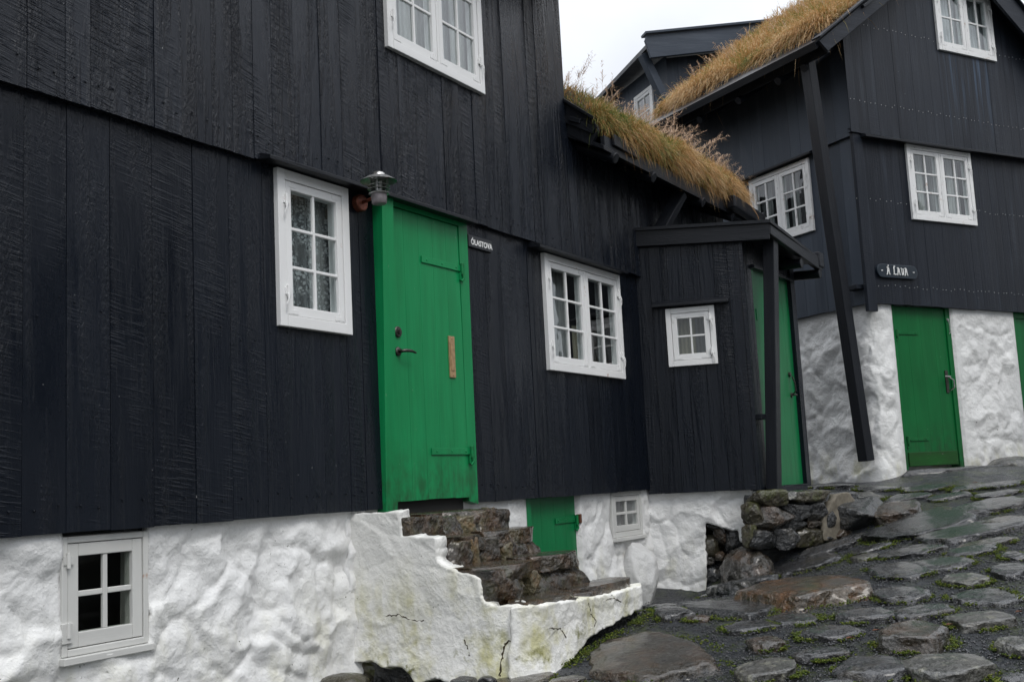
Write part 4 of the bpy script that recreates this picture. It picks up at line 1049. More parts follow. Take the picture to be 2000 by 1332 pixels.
m = MB(); m.box(F, 6.71, 7.035, 3.252, 3.342, .0, .022); m.build('board', M['signboard'], sign, .003)
text_mesh('lettering', 'ÓLASTOVA', F, 6.887, 3.291, .0225, .058, M['letter'], sign, .0016, .98)

# ================================================================== stone stairs
stairs = thing('stone_stairs', 'worn stone stairs with whitewashed flank leading up to the bright green door', 'stairs', F.w(6.0, .4, .6))
tpoly = [(-.08, 1.375), (.325, 1.37), (.34, 1.225), (.58, 1.215), (.60, 1.075), (.64, 1.05), (.875, .985), (.895, .855), (.95, .835), (1.2, .82), (1.2, .36), (1.06, .37), (.9, .425), (.74, .40), (.58, .43), (.45, .40), (.32, .484), (.2, .475), (.11, .506), (-.1, .49), (-.25, .3)]
def tedge(u, v, n):
    c = max(0, u-.92); n -= c*c*2.2
    return n+max(0, .8-v)**2*.35
so, dT = plaster('whitewashed_flank', T, tpoly, M['plaster_stain'], stairs, .0, .017, 21, .009, batter=.0, rag=.009, thick=.11, edge=tedge)
fp = [(5.30, .36), (5.33, .83), (5.7, .81), (6.3, .79), (6.95, .80), (6.96, .70), (6.72, .645), (6.49, .63), (6.06, .58), (5.8, .50), (5.5, .42)]
def fedge(u, v, n):
    c = max(0, 5.52-u); n -= c*c*3.2
    d = max(0, u-6.75); return n-d*d*3+max(0, .72-v)**2*.4
plaster('whitewashed_front', F, fp, M['plaster_stain'], stairs, 1.20, .018, 25, .009, rag=.009, thick=.11, edge=fedge)
def crack(fr, depth, pts, parent, r=.0035, seed=1):
    rr = random.Random(seed); P = []
    for (a, b), (c, d) in zip(pts[:-1], pts[1:]):
        for k in range(7):
            t = k/7; u = a+(c-a)*t+rr.uniform(-.006, .006); v = b+(d-b)*t+rr.uniform(-.006, .006); P.append(fr.w(u, v, depth(u, v)-.0015))
    m = MB(); m.tube(P, [r*rr.uniform(.3, 1.3) for _ in P], 5); m.build('crack', M['soil'], parent)
def h_(px, py): return hit(T, px, py, .02)
crack(T, dT, [h_(747, 1203), h_(775, 1200), h_(800, 1210), h_(827, 1213)], stairs, .004, 1)
crack(T, dT, [h_(978, 1320), h_(977, 1290), h_(982, 1257), h_(997, 1248), h_(1020, 1228)], stairs, .006, 2)
crack(T, dT, [h_(906, 1249), h_(912, 1265), h_(919, 1282)], stairs, .004, 3)
dFf = lambda u, v: fedge(u, v, 1.20+lump(u, v, 25, .018))
def hF(px, py): return hit(F, px, py, 1.17)
crack(F, dFf, [hF(1140, 1175), hF(1146, 1200), hF(1155, 1212), hF(1150, 1225)], stairs, .005, 4)
crack(F, dFf, [hF(1060, 1228), hF(1085, 1226), hF(1098, 1250)], stairs, .004, 5)
crack(F, dFf, [hF(1172, 1172), hF(1190, 1168), hF(1205, 1176)], stairs, .004, 6)
STEPS = [  # n0, n1, top, list of (u0,u1)
 (-.12, .385, 1.355, [(5.37, 5.72), (5.70, 6.02), (6.0, 6.49)]),
 (.16, .63, 1.215, [(5.37, 5.68), (5.66, 6.16), (6.14, 6.575)]),
 (.46, .96, 1.045, [(5.37, 5.86), (5.84, 6.56)]),
 (.80, 1.15, .835, [(5.40, 6.02), (6.0, 6.55), (6.52, 6.93)])]
k = 0
for n0, n1, zt, us_ in STEPS:
    for a, b in us_:
        r_ = random.Random(k); k += 1
        zt2 = zt+r_.uniform(-.012, .012); hh = .17; nf = n1+r_.uniform(-.02, .015)
        rock('step_stone', F.w((a+b)/2, zt2-(hh if n1 < 1.1 else .09), (n0+nf)/2), F.d*((b-a)/2*1.03), F.n*((nf-n0)/2), Vector((0, 0, hh if n1 < 1.1 else .09)), M['step'], stairs, k+40, 26, 22, 7, False, .05, .92, 3.8, flat=.80)
for j, (n0, n1, zt, us_) in enumerate(STEPS):
    if j == 3: us_ = [(5.42, 6.12), (6.10, 6.90)]
    for a, b in ([(us_[0][0], (us_[0][0]+us_[-1][1])/2), ((us_[0][0]+us_[-1][1])/2-.01, us_[-1][1])] if j < 3 else us_):
        r_ = random.Random(k+500); k += 1; nb = n0+.02 if j == 0 else STEPS[j-1][1]-.06
        rock('tread_stone', F.w((a+b)/2, zt-.040+r_.uniform(-.008, .010), (nb+n1)/2+r_.uniform(-.008, .012)), F.d*((b-a)/2*.99), F.n*((n1-nb)/2-.004), Vector((r_.uniform(-.006, .006), 0, .06)), M['tread'], stairs, k+400, 26, 10, 7, True, .06, .88, 3.6, flat=.6)
m = MB(); m.box(F, 5.38, 6.45, .35, 1.18, -.05, .36); m.box(F, 5.38, 6.50, .35, 1.02, .36, .60); m.box(F, 5.38, 6.5, .35, .84, .60, .90); m.box(F, 5.5, 6.85, .35, .66, .9, 1.1)
m.build('rubble_core', M['stone_dark'], stairs)
# mortar wedged between the step stones
for j, (u, z, n, su, sz) in enumerate(((5.9, 1.22, .345, .13, .10), (6.3, 1.25, .35, .16, .09), (5.70, 1.10, .60, .07, .10), (6.02, 1.24, .36, .09, .09), (5.86, .92, .93, .07, .09), (6.16, 1.08, .60, .10, .09), (6.50, 1.10, .48, .09, .10), (6.45, 1.25, .28, .08, .10), (6.56, .92, .82, .08, .10))):
    rock('mortar_fill', F.w(u, z, n-.05), F.d*su, F.n*.075, Vector((0, 0, sz)), M['step_mortar'], stairs, j+70, 12, 5, 6, False, .12)

# boulders showing under the stair flank
for j, (px, py, rx, ry, mat, lab) in enumerate((
    (737, 1303, 50, 30, 'stone_moss', 'tan and brown boulder under the whitewashed stair flank, largest of those under it'),
    (846, 1316, 30, 22, 'stone_brown', 'brown boulder under the stair flank, nearest the corner'),
    (690, 1298, 26, 20, 'stone_dark', 'dark grey boulder in the hollow left of the tan boulder'),
    (672, 1332, 46, 18, 'stone_moss', 'green mossy boulder at the bottom edge below the house wall'),
    (795, 1306, 18, 16, 'stone_dark', 'small dark stone between the tan and the brown boulder'),
    (905, 1328, 26, 10, 'stone_dark', 'low dark stone at the bottom under the stair flank'),
    (952, 1326, 18, 9, 'stone', 'small grey stone under the cracked corner of the stairs'))):
    c = ground_hit(px, py, .05); l = rx/FPX*(CAM-c).length; hz = ry/FPX*(CAM-c).length
    o = rock('boulder', Vector((c.x, c.y, c.z-.01)), Vector((l, 0, 0)), Vector((0, l*.8, 0)), Vector((0, 0, hz*1.1)), M[mat], None, j+90, 12, 2.3, 5, False, .06)
    o['label'] = lab; o['category'] = 'boulder'; o['group'] = 'boulders under the stair flank'
o = rock('boulder', F.w(9.24, .60, .05), F.d*.17, F.n*.15, Vector((0, 0, .34)), M['shaded_plaster'], None, 120, 18, 2.5, 5, False, .04)
o['label'] = 'upright rounded boulder whitewashed like the wall, below the small cellar window'; o['category'] = 'boulder'

# ================================================================== porch
porch = thing('entrance_porch', 'narrow black boarded porch with a small white window and green side door', 'porch', P1.w(.5, 1.3, -.3))
WP = (.257, .718, 2.525, 3.081)
m = MB(); clad(m, P1, -.02, .985, 1.345, 3.72, [op(*WP)], 0.0, edges=[-.02, .13, .30, .44, .60, .74, .87, .985], seed=31, jitter=.004, skirt=.05)
m.box(P1, .985, 1.02, 1.335, 3.70, -.1, .012); m.build('side_boarding', M['tar'], porch, weld=False)
window(P1, *WP, porch, 0, 1, 2, 2, 'white', .05, .05, .018, .03, 'small white four pane window in the porch side', hinge=('R',), curtains=[('cream_cloth', .02, .55, 0, 1, .16), ('sheer', .3, 1, 0, 1, .22)])
m = MB(); m.hexa(P1, [(.14, 3.115, .0), (.86, 3.10, .0), (.86, 3.155, .0), (.14, 3.165, .0), (.14, 3.10, .085), (.86, 3.09, .085), (.86, 3.115, .085), (.14, 3.125, .085)], .4, 'u'); m.build('drip_board', M['tar_trim'], porch, .003)
m = MB(); m.box(P2, .0, .30, 1.335, 3.72, -.06, .0); m.box(P2, 1.365, 1.49, 1.335, 3.72, -.06, .02); m.box(P2, .30, 1.365, 3.47, 3.72, -.06, .0); m.box(P2, .28, 1.40, 3.45, 3.485, -.02, .04, grain='u')
m.box(P2, .30, 1.365, 1.30, 1.36, -.10, .02, grain='u')
m.build('front_boarding', M['tar'], porch)
m = MB(); m.box(P2, 1.46, 1.49, 1.3, 3.6, -1.2, -.06); m.build('end_boarding', M['tar'], porch)
dm = MB(); clad(dm, P2, .37, 1.365, 1.36, 3.47, [], -.022, edges=[.37, .57, .77, .97, 1.17, 1.365], seed=4, ch=.0009, jitter=.0004, back=.003)
pd = dm.build('door', M['green_base'], porch, weld=False, label='tall green porch door behind the corner post')
m = MB(); m.box(P2, .30, .368, 1.36, 3.47, -.08, -.002); m.build('door_frame', M['green_base'], pd, .003)
m = MB(); m.lathe(P2.w(1.20, 2.47, -.022), [(.026, 0), (.024, .02), (.0005, .024)], 16, P2.n); m.lathe(P2.w(1.22, 2.26, -.022), [(.026, 0), (.024, .012), (.0005, .014)], 16, P2.n)
m.tube([P2.w(1.20, 2.45, .01), P2.w(1.21, 2.38, .03), P2.w(1.22, 2.30, .03), P2.w(1.22, 2.26, -.01)], .008, 8); m.tube([P2.w(1.22, 2.26, 0), P2.w(1.22, 2.26, .035), P2.w(1.13, 2.26, .035)], .009, 8)
m.build('handle', M['iron'], pd)
m = MB(); m.box(P2, .34, .55, 1.86, 1.90, -.02, -.012); m.build('hinge', M['green_base'], pd, .002)
m = MB(); m.box(P2, .345, .375, 2.95, 3.06, -.01, .006); m.build('latch', M['green_base'], pd, .002)
# porch roof: fascia on the high side, boards falling away behind
zA, zB = 3.86, 3.60
m = MB(); m.beam(P1.w(-.04, 3.79, .035), P1.w(1.285, 3.725, .035), .045, .155); m.build('fascia', M['tar_trim'], porch, .004)
m = MB()
a = [P1.w(-.06, 3.865, .08), P1.w(1.30, 3.80, .08), P2.w(1.70, 3.665, .27), P2.w(1.70, 3.70, -1.1)]
m.face(a); m.face([q+Vector((0, 0, .03)) for q in a][::-1])
for i in range(4):
    p, q = a[i], a[(i+1) % 4]; m.face([p, q, q+Vector((0, 0, .03)), p+Vector((0, 0, .03))])
m.build('roof', M['tar_trim'], porch)
m = MB(); m.beam(P1.w(1.27, 3.76, .03), P2.w(1.66, 3.625, .25), .05, .12); m.build('eave_beam', M['tar_trim'], porch, .006)
m = MB(); m.tube([P2.w(1.02, 3.58, -.1), P2.w(1.02, 3.56, .27)], .05, 12); m.build('log_end', M['tar_trim'], porch, .006)
m = MB(); m.tube([P2.w(1.60, 3.55, -.1), P2.w(1.60, 3.53, .27)], .05, 12); m.build('log_end', M['tar_trim'], porch, .006)
m = MB(); m.box(P2, 1.55, 1.70, 3.60, 3.76, .2, .29, grain='u'); m.build('gutter_end', M['tar_trim'], porch, .012)
m = MB(); m.beam(P2.w(.245, 1.33, .075), P2.w(.315, 3.76, .215), .125, .11, P2.n); m.build('corner_post', M['tar_trim'], porch, .006)
m = MB(); m.box(P2, .08, .22, 1.985, 2.035, -.01, .07, grain='u'); m.build('bracket', M['tar_trim'], porch, .004)
ppoly = [(-.14, .25), (-.06, 1.375), (.955, 1.375), (.935, 1.31), (.815, .85), (.795, .86), (.776, .966), (.495, 1.052), (.465, .85), (.47, .69), (.45, .45), (.44, .25)]
plaster('whitewashed_base', P1, ppoly, M['plaster'], porch, -.075, .045, 41, .013, rag=.008, thick=.05, edge=lambda u, v, n: n*(1-max(0, min(1, (v-1.27)/.1)))-.04*max(0, min(1, (v-1.27)/.1)))
m = MB(); m.box(P1, .3, 1.1, .2, 1.2, -.75, -.62); m.build('hollow_back', M['soil'], porch)
def X6(x, y, rx, ry): return 1280+x/4.1625, 880+y/4.1625, rx/4.1625, ry/4.1625
for j, (q, mat) in enumerate(((X6(450, 780, 66, 90), 'stone_moss'), (X6(545, 690, 62, 115), 'stone_brown'), (X6(530, 865, 46, 52), 'stone_brown'), (X6(440, 895, 46, 46), 'stone_brown'), (X6(485, 1040, 92, 120), 'stone_dark'), (X6(640, 740, 70, 130), 'stone_dark'), (X6(590, 950, 50, 90), 'stone_dark'), (X6(500, 620, 70, 40), 'stone_dark'))):
    u, v = hit(P1, q[0], q[1], -.22); s = 11/FPX
    rock('hollow_stone', P1.w(u, v, -.24), P1.d*q[2]*s*1.1, P1.n*.13, Vector((0, 0, q[3]*s)), M[mat], porch, j+130, 12, 2.8, 6, False, .07)

# ================================================================== rubble wall under the porch door
rw = thing('rubble_wall', 'mossy rubble stone wall holding up the ground before the porch door', 'wall', R_.w(.6, .7, 0))
WS = [(X6(905, 385, 120, 66), 'stone_moss', .12), (X6(1070, 372, 42, 40), 'stone_light', .10), (X6(1250, 368, 150, 48), 'stone_moss', .13), (X6(925, 548, 150, 92), 'stone_brown', .15),
      (X6(1130, 500, 92, 78), 'stone_dark', .10), (X6(1285, 490, 84, 76), 'stone_dark', .11), (X6(850, 715, 110, 76), 'stone_dark', .12), (X6(1050, 700, 96, 96), 'stone_dark', .13),
      (X6(1225, 690, 110, 84), 'stone_moss', .09), (X6(1384, 562, 52, 74), 'stone_dark', .10), (X6(1590, 530, 195, 150), 'stone_dark', .30), (X6(1110, 608, 100, 46), 'stone_dark', .08),
      (X6(1270, 595, 62, 36), 'stone_brown', .09), (X6(1500, 655, 90, 60), 'stone_brown', .12), (X6(790, 500, 50, 90), 'stone_moss', .09), (X6(1370, 715, 60, 22), 'stone_dark', .10), (X6(770, 700, 40, 90), 'stone_moss', .06)]
for j, (q, mat, d) in enumerate(WS):
    u, v = hit(R_, q[0], q[1], .03); u0, _ = hit(R_, q[0]-q[2], q[1], .03); u1, _ = hit(R_, q[0]+q[2], q[1], .03)
    rock('wall_stone', R_.w(u, v, .03), R_.d*((u1-u0)/2*1.04), R_.n*d, Vector((0, 0, q[3]*10.4/FPX*1.05)), M[mat], rw, j+160, 18, 4.5, 10, False, .075, .74)
mp = [hit(R_, *X6(x, y, 0, 0)[:2], 0) for x, y in ((1500, 330), (1560, 420), (1500, 640), (1440, 720), (1290, 730), (1300, 520), (1380, 400), (1440, 340))]
plaster('mortar', R_, mp, M['mortar'], rw, .10, .03, 51, .016, rag=.01, thick=.08)
bp = [(.13, .4), (.13, 1.29), (1.5, 1.27), (1.5, .5)]
plaster('packed_earth', R_, bp, M['stone_dark'], rw, -.06, .05, 52, .03, thick=.1)

# ================================================================== far house
far = thing('gabled_house', 'blue black gabled house with turf roof and green ground floor doors at the right', 'house', G.w(1.5, 1.4, -2.0))
WG1 = (.80, 1.915, 4.302, 5.204); WG2 = (1.49, 2.545, 6.44, 7.31); WS1 = (-1.79, -.73, 4.285, 5.170)
def rake(u): return 6.50+.735*(u+.1) if u < 1.72 else 6.50+.735*(3.54-u)
e1 = [-.10]; r_ = random.Random(14)
while e1[-1] < 3.44: e1.append(e1[-1]+r_.uniform(.12, .19))
e1[-1] = 3.54
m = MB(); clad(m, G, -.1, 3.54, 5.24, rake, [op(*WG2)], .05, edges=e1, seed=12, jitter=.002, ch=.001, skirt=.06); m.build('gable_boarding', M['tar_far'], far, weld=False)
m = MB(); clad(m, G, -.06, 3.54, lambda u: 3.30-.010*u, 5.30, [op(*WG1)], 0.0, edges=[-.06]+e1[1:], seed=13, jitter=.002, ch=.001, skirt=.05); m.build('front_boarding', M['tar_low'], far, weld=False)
m = MB(); m.box(G, -.06, .085, 3.20, 5.25, -.02, .028); m.build('corner_board', M['tar_low'], far, .004)
m = MB(); m.hexa(G, [(.06, 5.20, 0), (3.54, 5.23, 0), (3.54, 5.275, 0), (.06, 5.25, 0), (.06, 5.185, .11), (3.54, 5.215, .11), (3.54, 5.24, .11), (.06, 5.21, .11)], .3, 'u'); m.build('drip_board', M['tar_trim'], far, .003)
m = MB(); r_ = random.Random(6)
for a, b in zip(e1[:-1], e1[1:]):
    for q in (.3, .7):
        u = a+(b-a)*q
        for z, n in ((3.50, .003), (4.37+.12, .003), (5.62, .053), (6.55, .053)):
            if not (WG1[0]-.02 < u < WG1[1]+.02 and WG1[2] < z < WG1[3]) and not (WG2[0] < u < WG2[1] and z > WG2[2]) and z < rake(u)-.1:
                nails(m, G, [(u+r_.uniform(-.01, .01), z+r_.uniform(-.015, .015))], n, .006)
m.build('nail_heads', M['galv'], far)['kind'] = 'stuff'
window(G, *WG1, far, 0, 2, 2, 3, 'white_worn', .055, .05, .022, .03, 'white double window with rusty corners above the sign and green door', hinge=('L', 'R'), curtains=[('drape', .30, .40, 0, 1, .15), ('drape', .78, .95, 0, 1, .15), ('sheer', .44, .62, 0, 1, .2)])
window(G, *WG2, far, .05, 2, 2, 2, 'white_worn', .055, .05, .022, .03, 'white double window high in the gable with pale run marks below', hinge=('L', 'R'), room='interior_reflect', curtains=[('sky_veil', 0, 1, 0, 1, .10), ('drape', .1, .3, .4, 1, .2), ('drape', .6, .8, .3, 1, .2)])  # full width sheet and pale room brighten the panes like mirrored sky
# side wall
e2 = [-3.05]; r_ = random.Random(15)
while e2[-1] < -.2: e2.append(e2[-1]+r_.uniform(.15, .24))
e2[-1] = .0
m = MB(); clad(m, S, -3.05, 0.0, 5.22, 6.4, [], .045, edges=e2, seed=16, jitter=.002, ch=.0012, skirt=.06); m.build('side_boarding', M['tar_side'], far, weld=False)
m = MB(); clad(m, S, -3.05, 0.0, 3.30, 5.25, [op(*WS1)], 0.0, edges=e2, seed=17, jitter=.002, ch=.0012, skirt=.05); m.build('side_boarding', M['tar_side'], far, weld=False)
m = MB(); m.hexa(S, [(-2.1, 5.18, 0), (-.62, 5.195, 0), (-.62, 5.245, 0), (-2.1, 5.235, 0), (-2.1, 5.175, .1), (-.62, 5.185, .1), (-.62, 5.21, .1), (-2.1, 5.20, .1)], .3, 'u'); m.build('drip_board', M['tar_trim'], far, .003)
window(S, *WS1, far, 0, 2, 2, 3, 'white_worn', .055, .05, .022, .03, 'flaking white double window in the shaded side wall, half behind the porch roof', hinge=('L', 'R'), room='interior', curtains=[('sheer', .02, .22, 0, 1, .15), ('sheer', .52, .66, 0, 1, .15), ('sheer', .75, 1.0, .0, .45, .18)])
# masonry ground floor
dg1 = (.394, 1.37, 1.452, 3.30); dg2 = 2.50
rec = [(dg1[0], dg1[1], 1.0, 3.5, .16), (dg2, 3.2, 1.0, 3.5, .16)]
plaster('whitewashed_base', Bend(.26), [(-3.0, .9), (3.6, 1.0), (3.6, 3.35), (-3.0, 3.37)], M['plaster_far'], far, -.06, .05, 61, .024, recess=rec, batter=.02, rag=0,
        edge=lambda u, v, n: n*(1-max(0, min(1, (v-3.05)/.2)))-.045*max(0, min(1, (v-3.05)/.2))+max(0, 1.62-v)*.12)
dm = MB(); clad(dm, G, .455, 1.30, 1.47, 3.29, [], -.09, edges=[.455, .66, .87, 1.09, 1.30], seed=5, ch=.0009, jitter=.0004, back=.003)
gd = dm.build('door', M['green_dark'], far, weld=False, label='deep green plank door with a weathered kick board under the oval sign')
m = MB(); m.box(G, .39, .452, 1.44, 3.30, -.2, -.075); m.box(G, 1.303, 1.375, 1.44, 3.30, -.2, -.075); m.build('door_frame', M['green_dark'], gd, .003)
strap_hinge(G, .46, .82, 2.985, -.088, M['green_dark'], gd, .035, 'L'); strap_hinge(G, .48, .83, 1.775, -.088, M['green_dark'], gd, .035, 'L')
m = MB(); m.box(G, .47, 1.27, 1.475, 1.63, -.09, -.07, grain='u'); m.build('kick_board', M['green_kick'], gd, .003)
m = MB(); m.box(G, 1.205, 1.25, 2.30, 2.56, -.09, -.078); m.build('lock_plate', M['iron'], gd, .002)
m = MB(); m.tube([G.w(1.228, 2.48, -.08), G.w(1.228, 2.48, -.03), G.w(1.13, 2.485, -.028)], .010, 8); m.tube([G.w(1.275, 2.47, -.08), G.w(1.282, 2.44, -.03), G.w(1.282, 2.36, -.03), G.w(1.27, 2.33, -.08)], .009, 8); m.build('handle', M['chrome'], gd)
m = MB(); m.lathe(G.w(1.33, 3.155, -.075), [(.018, 0), (.016, .01), (.0005, .012)], 12, G.n); m.tube([G.w(1.33, 3.155, -.06), G.w(1.335, 3.08, -.055), G.w(1.34, 3.0, -.06), G.w(1.32, 2.99, -.06)], .004, 6); m.build('hasp', M['galv'], gd)
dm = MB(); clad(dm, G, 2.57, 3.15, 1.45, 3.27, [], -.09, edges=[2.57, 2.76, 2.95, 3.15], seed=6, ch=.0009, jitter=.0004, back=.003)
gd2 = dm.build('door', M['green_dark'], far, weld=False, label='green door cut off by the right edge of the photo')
m = MB(); m.box(G, 2.50, 2.567, 1.45, 3.28, -.2, -.072); m.box(G, 2.567, 3.15, 3.21, 3.28, -.2, -.072, grain='u'); m.build('door_frame', M['green_dark'], gd2, .003)
# roof carcass, rakes, eave
apex_u, apex_z = 1.5, 7.62
m = MB()
def roofslab(nf, nb):
    m.hexa(G, [(-.72, 6.045, nb), (-.72, 6.045, nf), (1.72, 7.84, nf), (1.72, 7.84, nb), (-.75, 6.12, nb), (-.75, 6.12, nf), (1.72, 7.94, nf), (1.72, 7.94, nb)], .3, 'n')
    m.hexa(G, [(4.16, 6.045, nf), (4.16, 6.045, nb), (1.72, 7.84, nb), (1.72, 7.84, nf), (4.19, 6.12, nf), (4.19, 6.12, nb), (1.72, 7.94, nb), (1.72, 7.94, nf)], .3, 'n')
roofslab(.24, -3.1)
roof_far = m.build('roof', M['tar_trim'], far)
m = MB()
m.prism(G, [(-.72, 6.12), (-.60, 6.02), (1.72, 7.715), (1.72, 7.95)], .245, .285, .3, 'u'); m.prism(G, [(4.16, 6.13), (1.72, 7.95), (1.72, 7.60), (4.0, 5.93)], .245, .285, .6, 'u')
m.build('barge_board', M['tar_far'], far, .004)
m = MB(); m.beam(G.w(-.74, 6.15, .26), G.w(1.72, 7.975, .26), .13, .02); m.beam(G.w(4.18, 6.15, .26), G.w(1.72, 7.975, .26), .13, .02); m.build('barge_cap', M['tar_far'], far, .003)
m = MB(); m.beam(G.w(-.02, 6.62, .30), G.w(.22, 6.79, .30), .05, .035); m.build('peg', M['tar_trim'], far, .006)
m = MB(); m.hexa(S, [(-3.1, 6.36, .05), (-.01, 6.36, .05), (-.01, 6.40, .05), (-3.1, 6.40, .05), (-3.1, 6.02, .56), (-.01, 6.02, .56), (-.01, 6.06, .56), (-3.1, 6.06, .56)], .2, 'u'); m.box(S, -3.1, .24, 6.03, 6.17, .52, .56, .7, 'u'); m.build('eave_board', M['tar_far'], far, .004)
for u in (-2.75, -2.0, -1.25, -.55, -.12):
    m = MB(); m.tube([S.w(u, 6.36, -.02), S.w(u, 5.975, .57)], .05, 14); m.build('log_end', M['tar_far'], far, .006)
m = MB()
for a, b in ((-2.1, -1.55), (-1.54, -1.05), (-1.04, -.45), (-.44, .08)):
    m.box(S, a, b, 6.175, 6.33+random.uniform(-.01, .02), .44, .53, None, 'u')
m.build('turf_board', M['tar_trim'], far, .008)
# wooden downpipe
m = MB(); m.beam(S.w(-.13, 6.12, .50), S.w(-.14, 1.56, .13), .135, .12, S.n); m.build('downpipe', M['tar_trim'], far, .008, label='long square wooden downpipe leaning in to the wall foot')
m = MB(); m.beam(S.w(-.14, 3.49, .0), S.w(-.14, 3.49, .12), .16, .05); m.build('pipe_bracket', M['tar_far'], far, .004)
turf_f, _, _ = turf('turf_roof', S, -3.12, .12, [(.43, 6.33), (.47, 6.39), (.46, 6.47), (.36, 6.56), (.15, 6.68), (-.4, 7.08), (-1.0, 7.53), (-1.75, 8.08)], far, 34000, (.09, .22), .35, 33, (0, 0, .12), (.25, .10), 3, .3, .0075)
spots = [S.w(r_.uniform(-2.9, .1), 6.62+(.15-n)*.69, n) for n in [r_.uniform(-1.5, .1) for _ in range(60)]]
stalks(spots, turf_f, 15, (-.35, -.1, .9), (.25, .5))
# hidden walls
m = MB(); m.box(G, -.1, 3.54, 1.2, 6.4, -3.15, -3.1); m.box(G, 3.51, 3.54, 1.2, 6.4, -3.1, -.03); m.build('back_wall', M['tar_side'], far)

asign = thing('name_sign', 'dark blue round ended board lettered Á LAVA above the deep green door', 'sign', G.w(.45, 3.6, 0))
m = MB(); uc, vc, hw, hh = .452, 3.668, .325, .078
poly = [(uc+hw-hh+hh*math.cos(t), vc+hh*math.sin(t)) for t in np.linspace(-math.pi/2, math.pi/2, 12)]+[(uc-hw+hh+hh*math.cos(t), vc+hh*math.sin(t)) for t in np.linspace(math.pi/2, 1.5*math.pi, 12)]
m.prism(G, poly, .0, .032); m.build('board', M['signblue'], asign, .006)
# hand lettered strokes, unit cell 1 wide 1.4 high
GA = [[(.02, .05), (.12, 0), (.2, .1), (.30, .65), (.42, 1.25)], [(.12, 1.2), (.42, 1.27), (.58, 1.1), (.64, .5), (.72, .08), (.86, .04)], [(.24, .58), (.62, .62)]]
GL = [[(.55, 1.42), (.40, 1.55), (.28, 1.35), (.27, .7), (.24, .12)], [(.05, .12), (.24, .14), (.5, .02), (.72, .18)], [(.10, 1.1), (.28, 1.2)]]
GV = [[(.05, 1.15), (.18, 1.22), (.26, 1.05), (.30, .5), (.38, .02)], [(.38, .02), (.62, .3), (.70, .8), (.58, 1.22)]]
m = MB(); sz = .066
x = uc-.185
for glyph, w, acc in ((GA, 1.05, True), (None, .55, False), (GL, .9, False), (GA, .98, False), (GV, .86, False), (GA, 1.0, False)):
    if glyph:
        for st in glyph: m.tube([G.w(x+a*sz, vc-.042+b*sz, .034) for a, b in st], .0065, 6)
        if acc: m.tube([G.w(x+.4*sz, vc-.042+1.45*sz, .034), G.w(x+.58*sz, vc-.042+1.6*sz, .034)], .006, 6)
    x += w*sz
for q in (uc-.255, uc+.255): m.tube([G.w(q-.010, vc, .034), G.w(q+.010, vc, .034)], .007, 6)
m.build('lettering', M['letter'], asign)
# run marks below the gable window are part of the weathered boards; threshold slab at the far door
th = thing('threshold_slab', 'low grey stone slab laid before the deep green door', 'slab', G.w(.9, 1.40, .25))
rock('slab', G.w(.95, 1.36, .12), G.d*.80, G.n*.24, Vector((0, 0, .085)), M['stone'], th, 300, 18, 7, 5, True, .03)
o = rock('boulder', G.w(1.95, 1.40, .14), G.d*.36, G.n*.2, Vector((0, 0, .13)), M['stone_light'], None, 301, 12, 2.5, 5, False, .07)
o['label'] = 'low sandy rock against the far wall between the two deep green doors'; o['category'] = 'boulder'

# ================================================================== back house
back = thing('back_house', 'slate black house with overhanging roof glimpsed between the two turf roofs', 'house', B.w(2.0, 1.4, -2))
m = MB(); e3 = [.43, .62, .80, 1.0, 1.2, 1.4, 1.6, 1.8, 2.0, 2.2, 2.5, 2.8, 3.1]
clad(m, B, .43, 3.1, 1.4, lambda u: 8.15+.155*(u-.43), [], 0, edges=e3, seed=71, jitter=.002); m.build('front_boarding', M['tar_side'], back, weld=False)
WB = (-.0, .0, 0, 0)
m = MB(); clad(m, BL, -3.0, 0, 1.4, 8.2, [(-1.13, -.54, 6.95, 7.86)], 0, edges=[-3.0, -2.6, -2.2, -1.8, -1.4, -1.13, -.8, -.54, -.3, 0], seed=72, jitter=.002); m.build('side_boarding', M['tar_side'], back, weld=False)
window(BL, -1.17, -.50, 6.9, 7.9, back, 0, 1, 2, 3, 'white_worn', .055, .05, .024, .03, 'narrow white window seen edge on beneath the roof strut', hinge=('L',), curtains=[('drape', .3, .6, 0, 1, .15)])
m = MB()
m.hexa(B, [(-.02, 8.17, -3.2), (-.02, 8.17, .3), (3.4, 8.70, .3), (3.4, 8.70, -3.2), (-.02, 8.24, -3.2), (-.02, 8.24, .3), (3.4, 8.77, .3), (3.4, 8.77, -3.2)], .3, 'u'); m.build('roof', M['tar_trim'], back)
m = MB(); m.prism(B, [(-.03, 8.36), (-.06, 8.28), (.02, 8.0), (3.4, 8.53), (3.4, 8.90)], .3, .35, .3, 'u'); m.build('barge_board', M['tar_side'], back, .006)
m = MB(); m.beam(B.w(-.06, 8.39, .3), B.w(3.4, 8.925, .3), .2, .04); m.build('barge_cap', M['tar_side'], back, .004)
m = MB(); m.beam(B.w(-.02, 8.14, .12), B.w(.47, 7.10, .05), .13, .13); m.build('strut', M['tar_side'], back, .006)

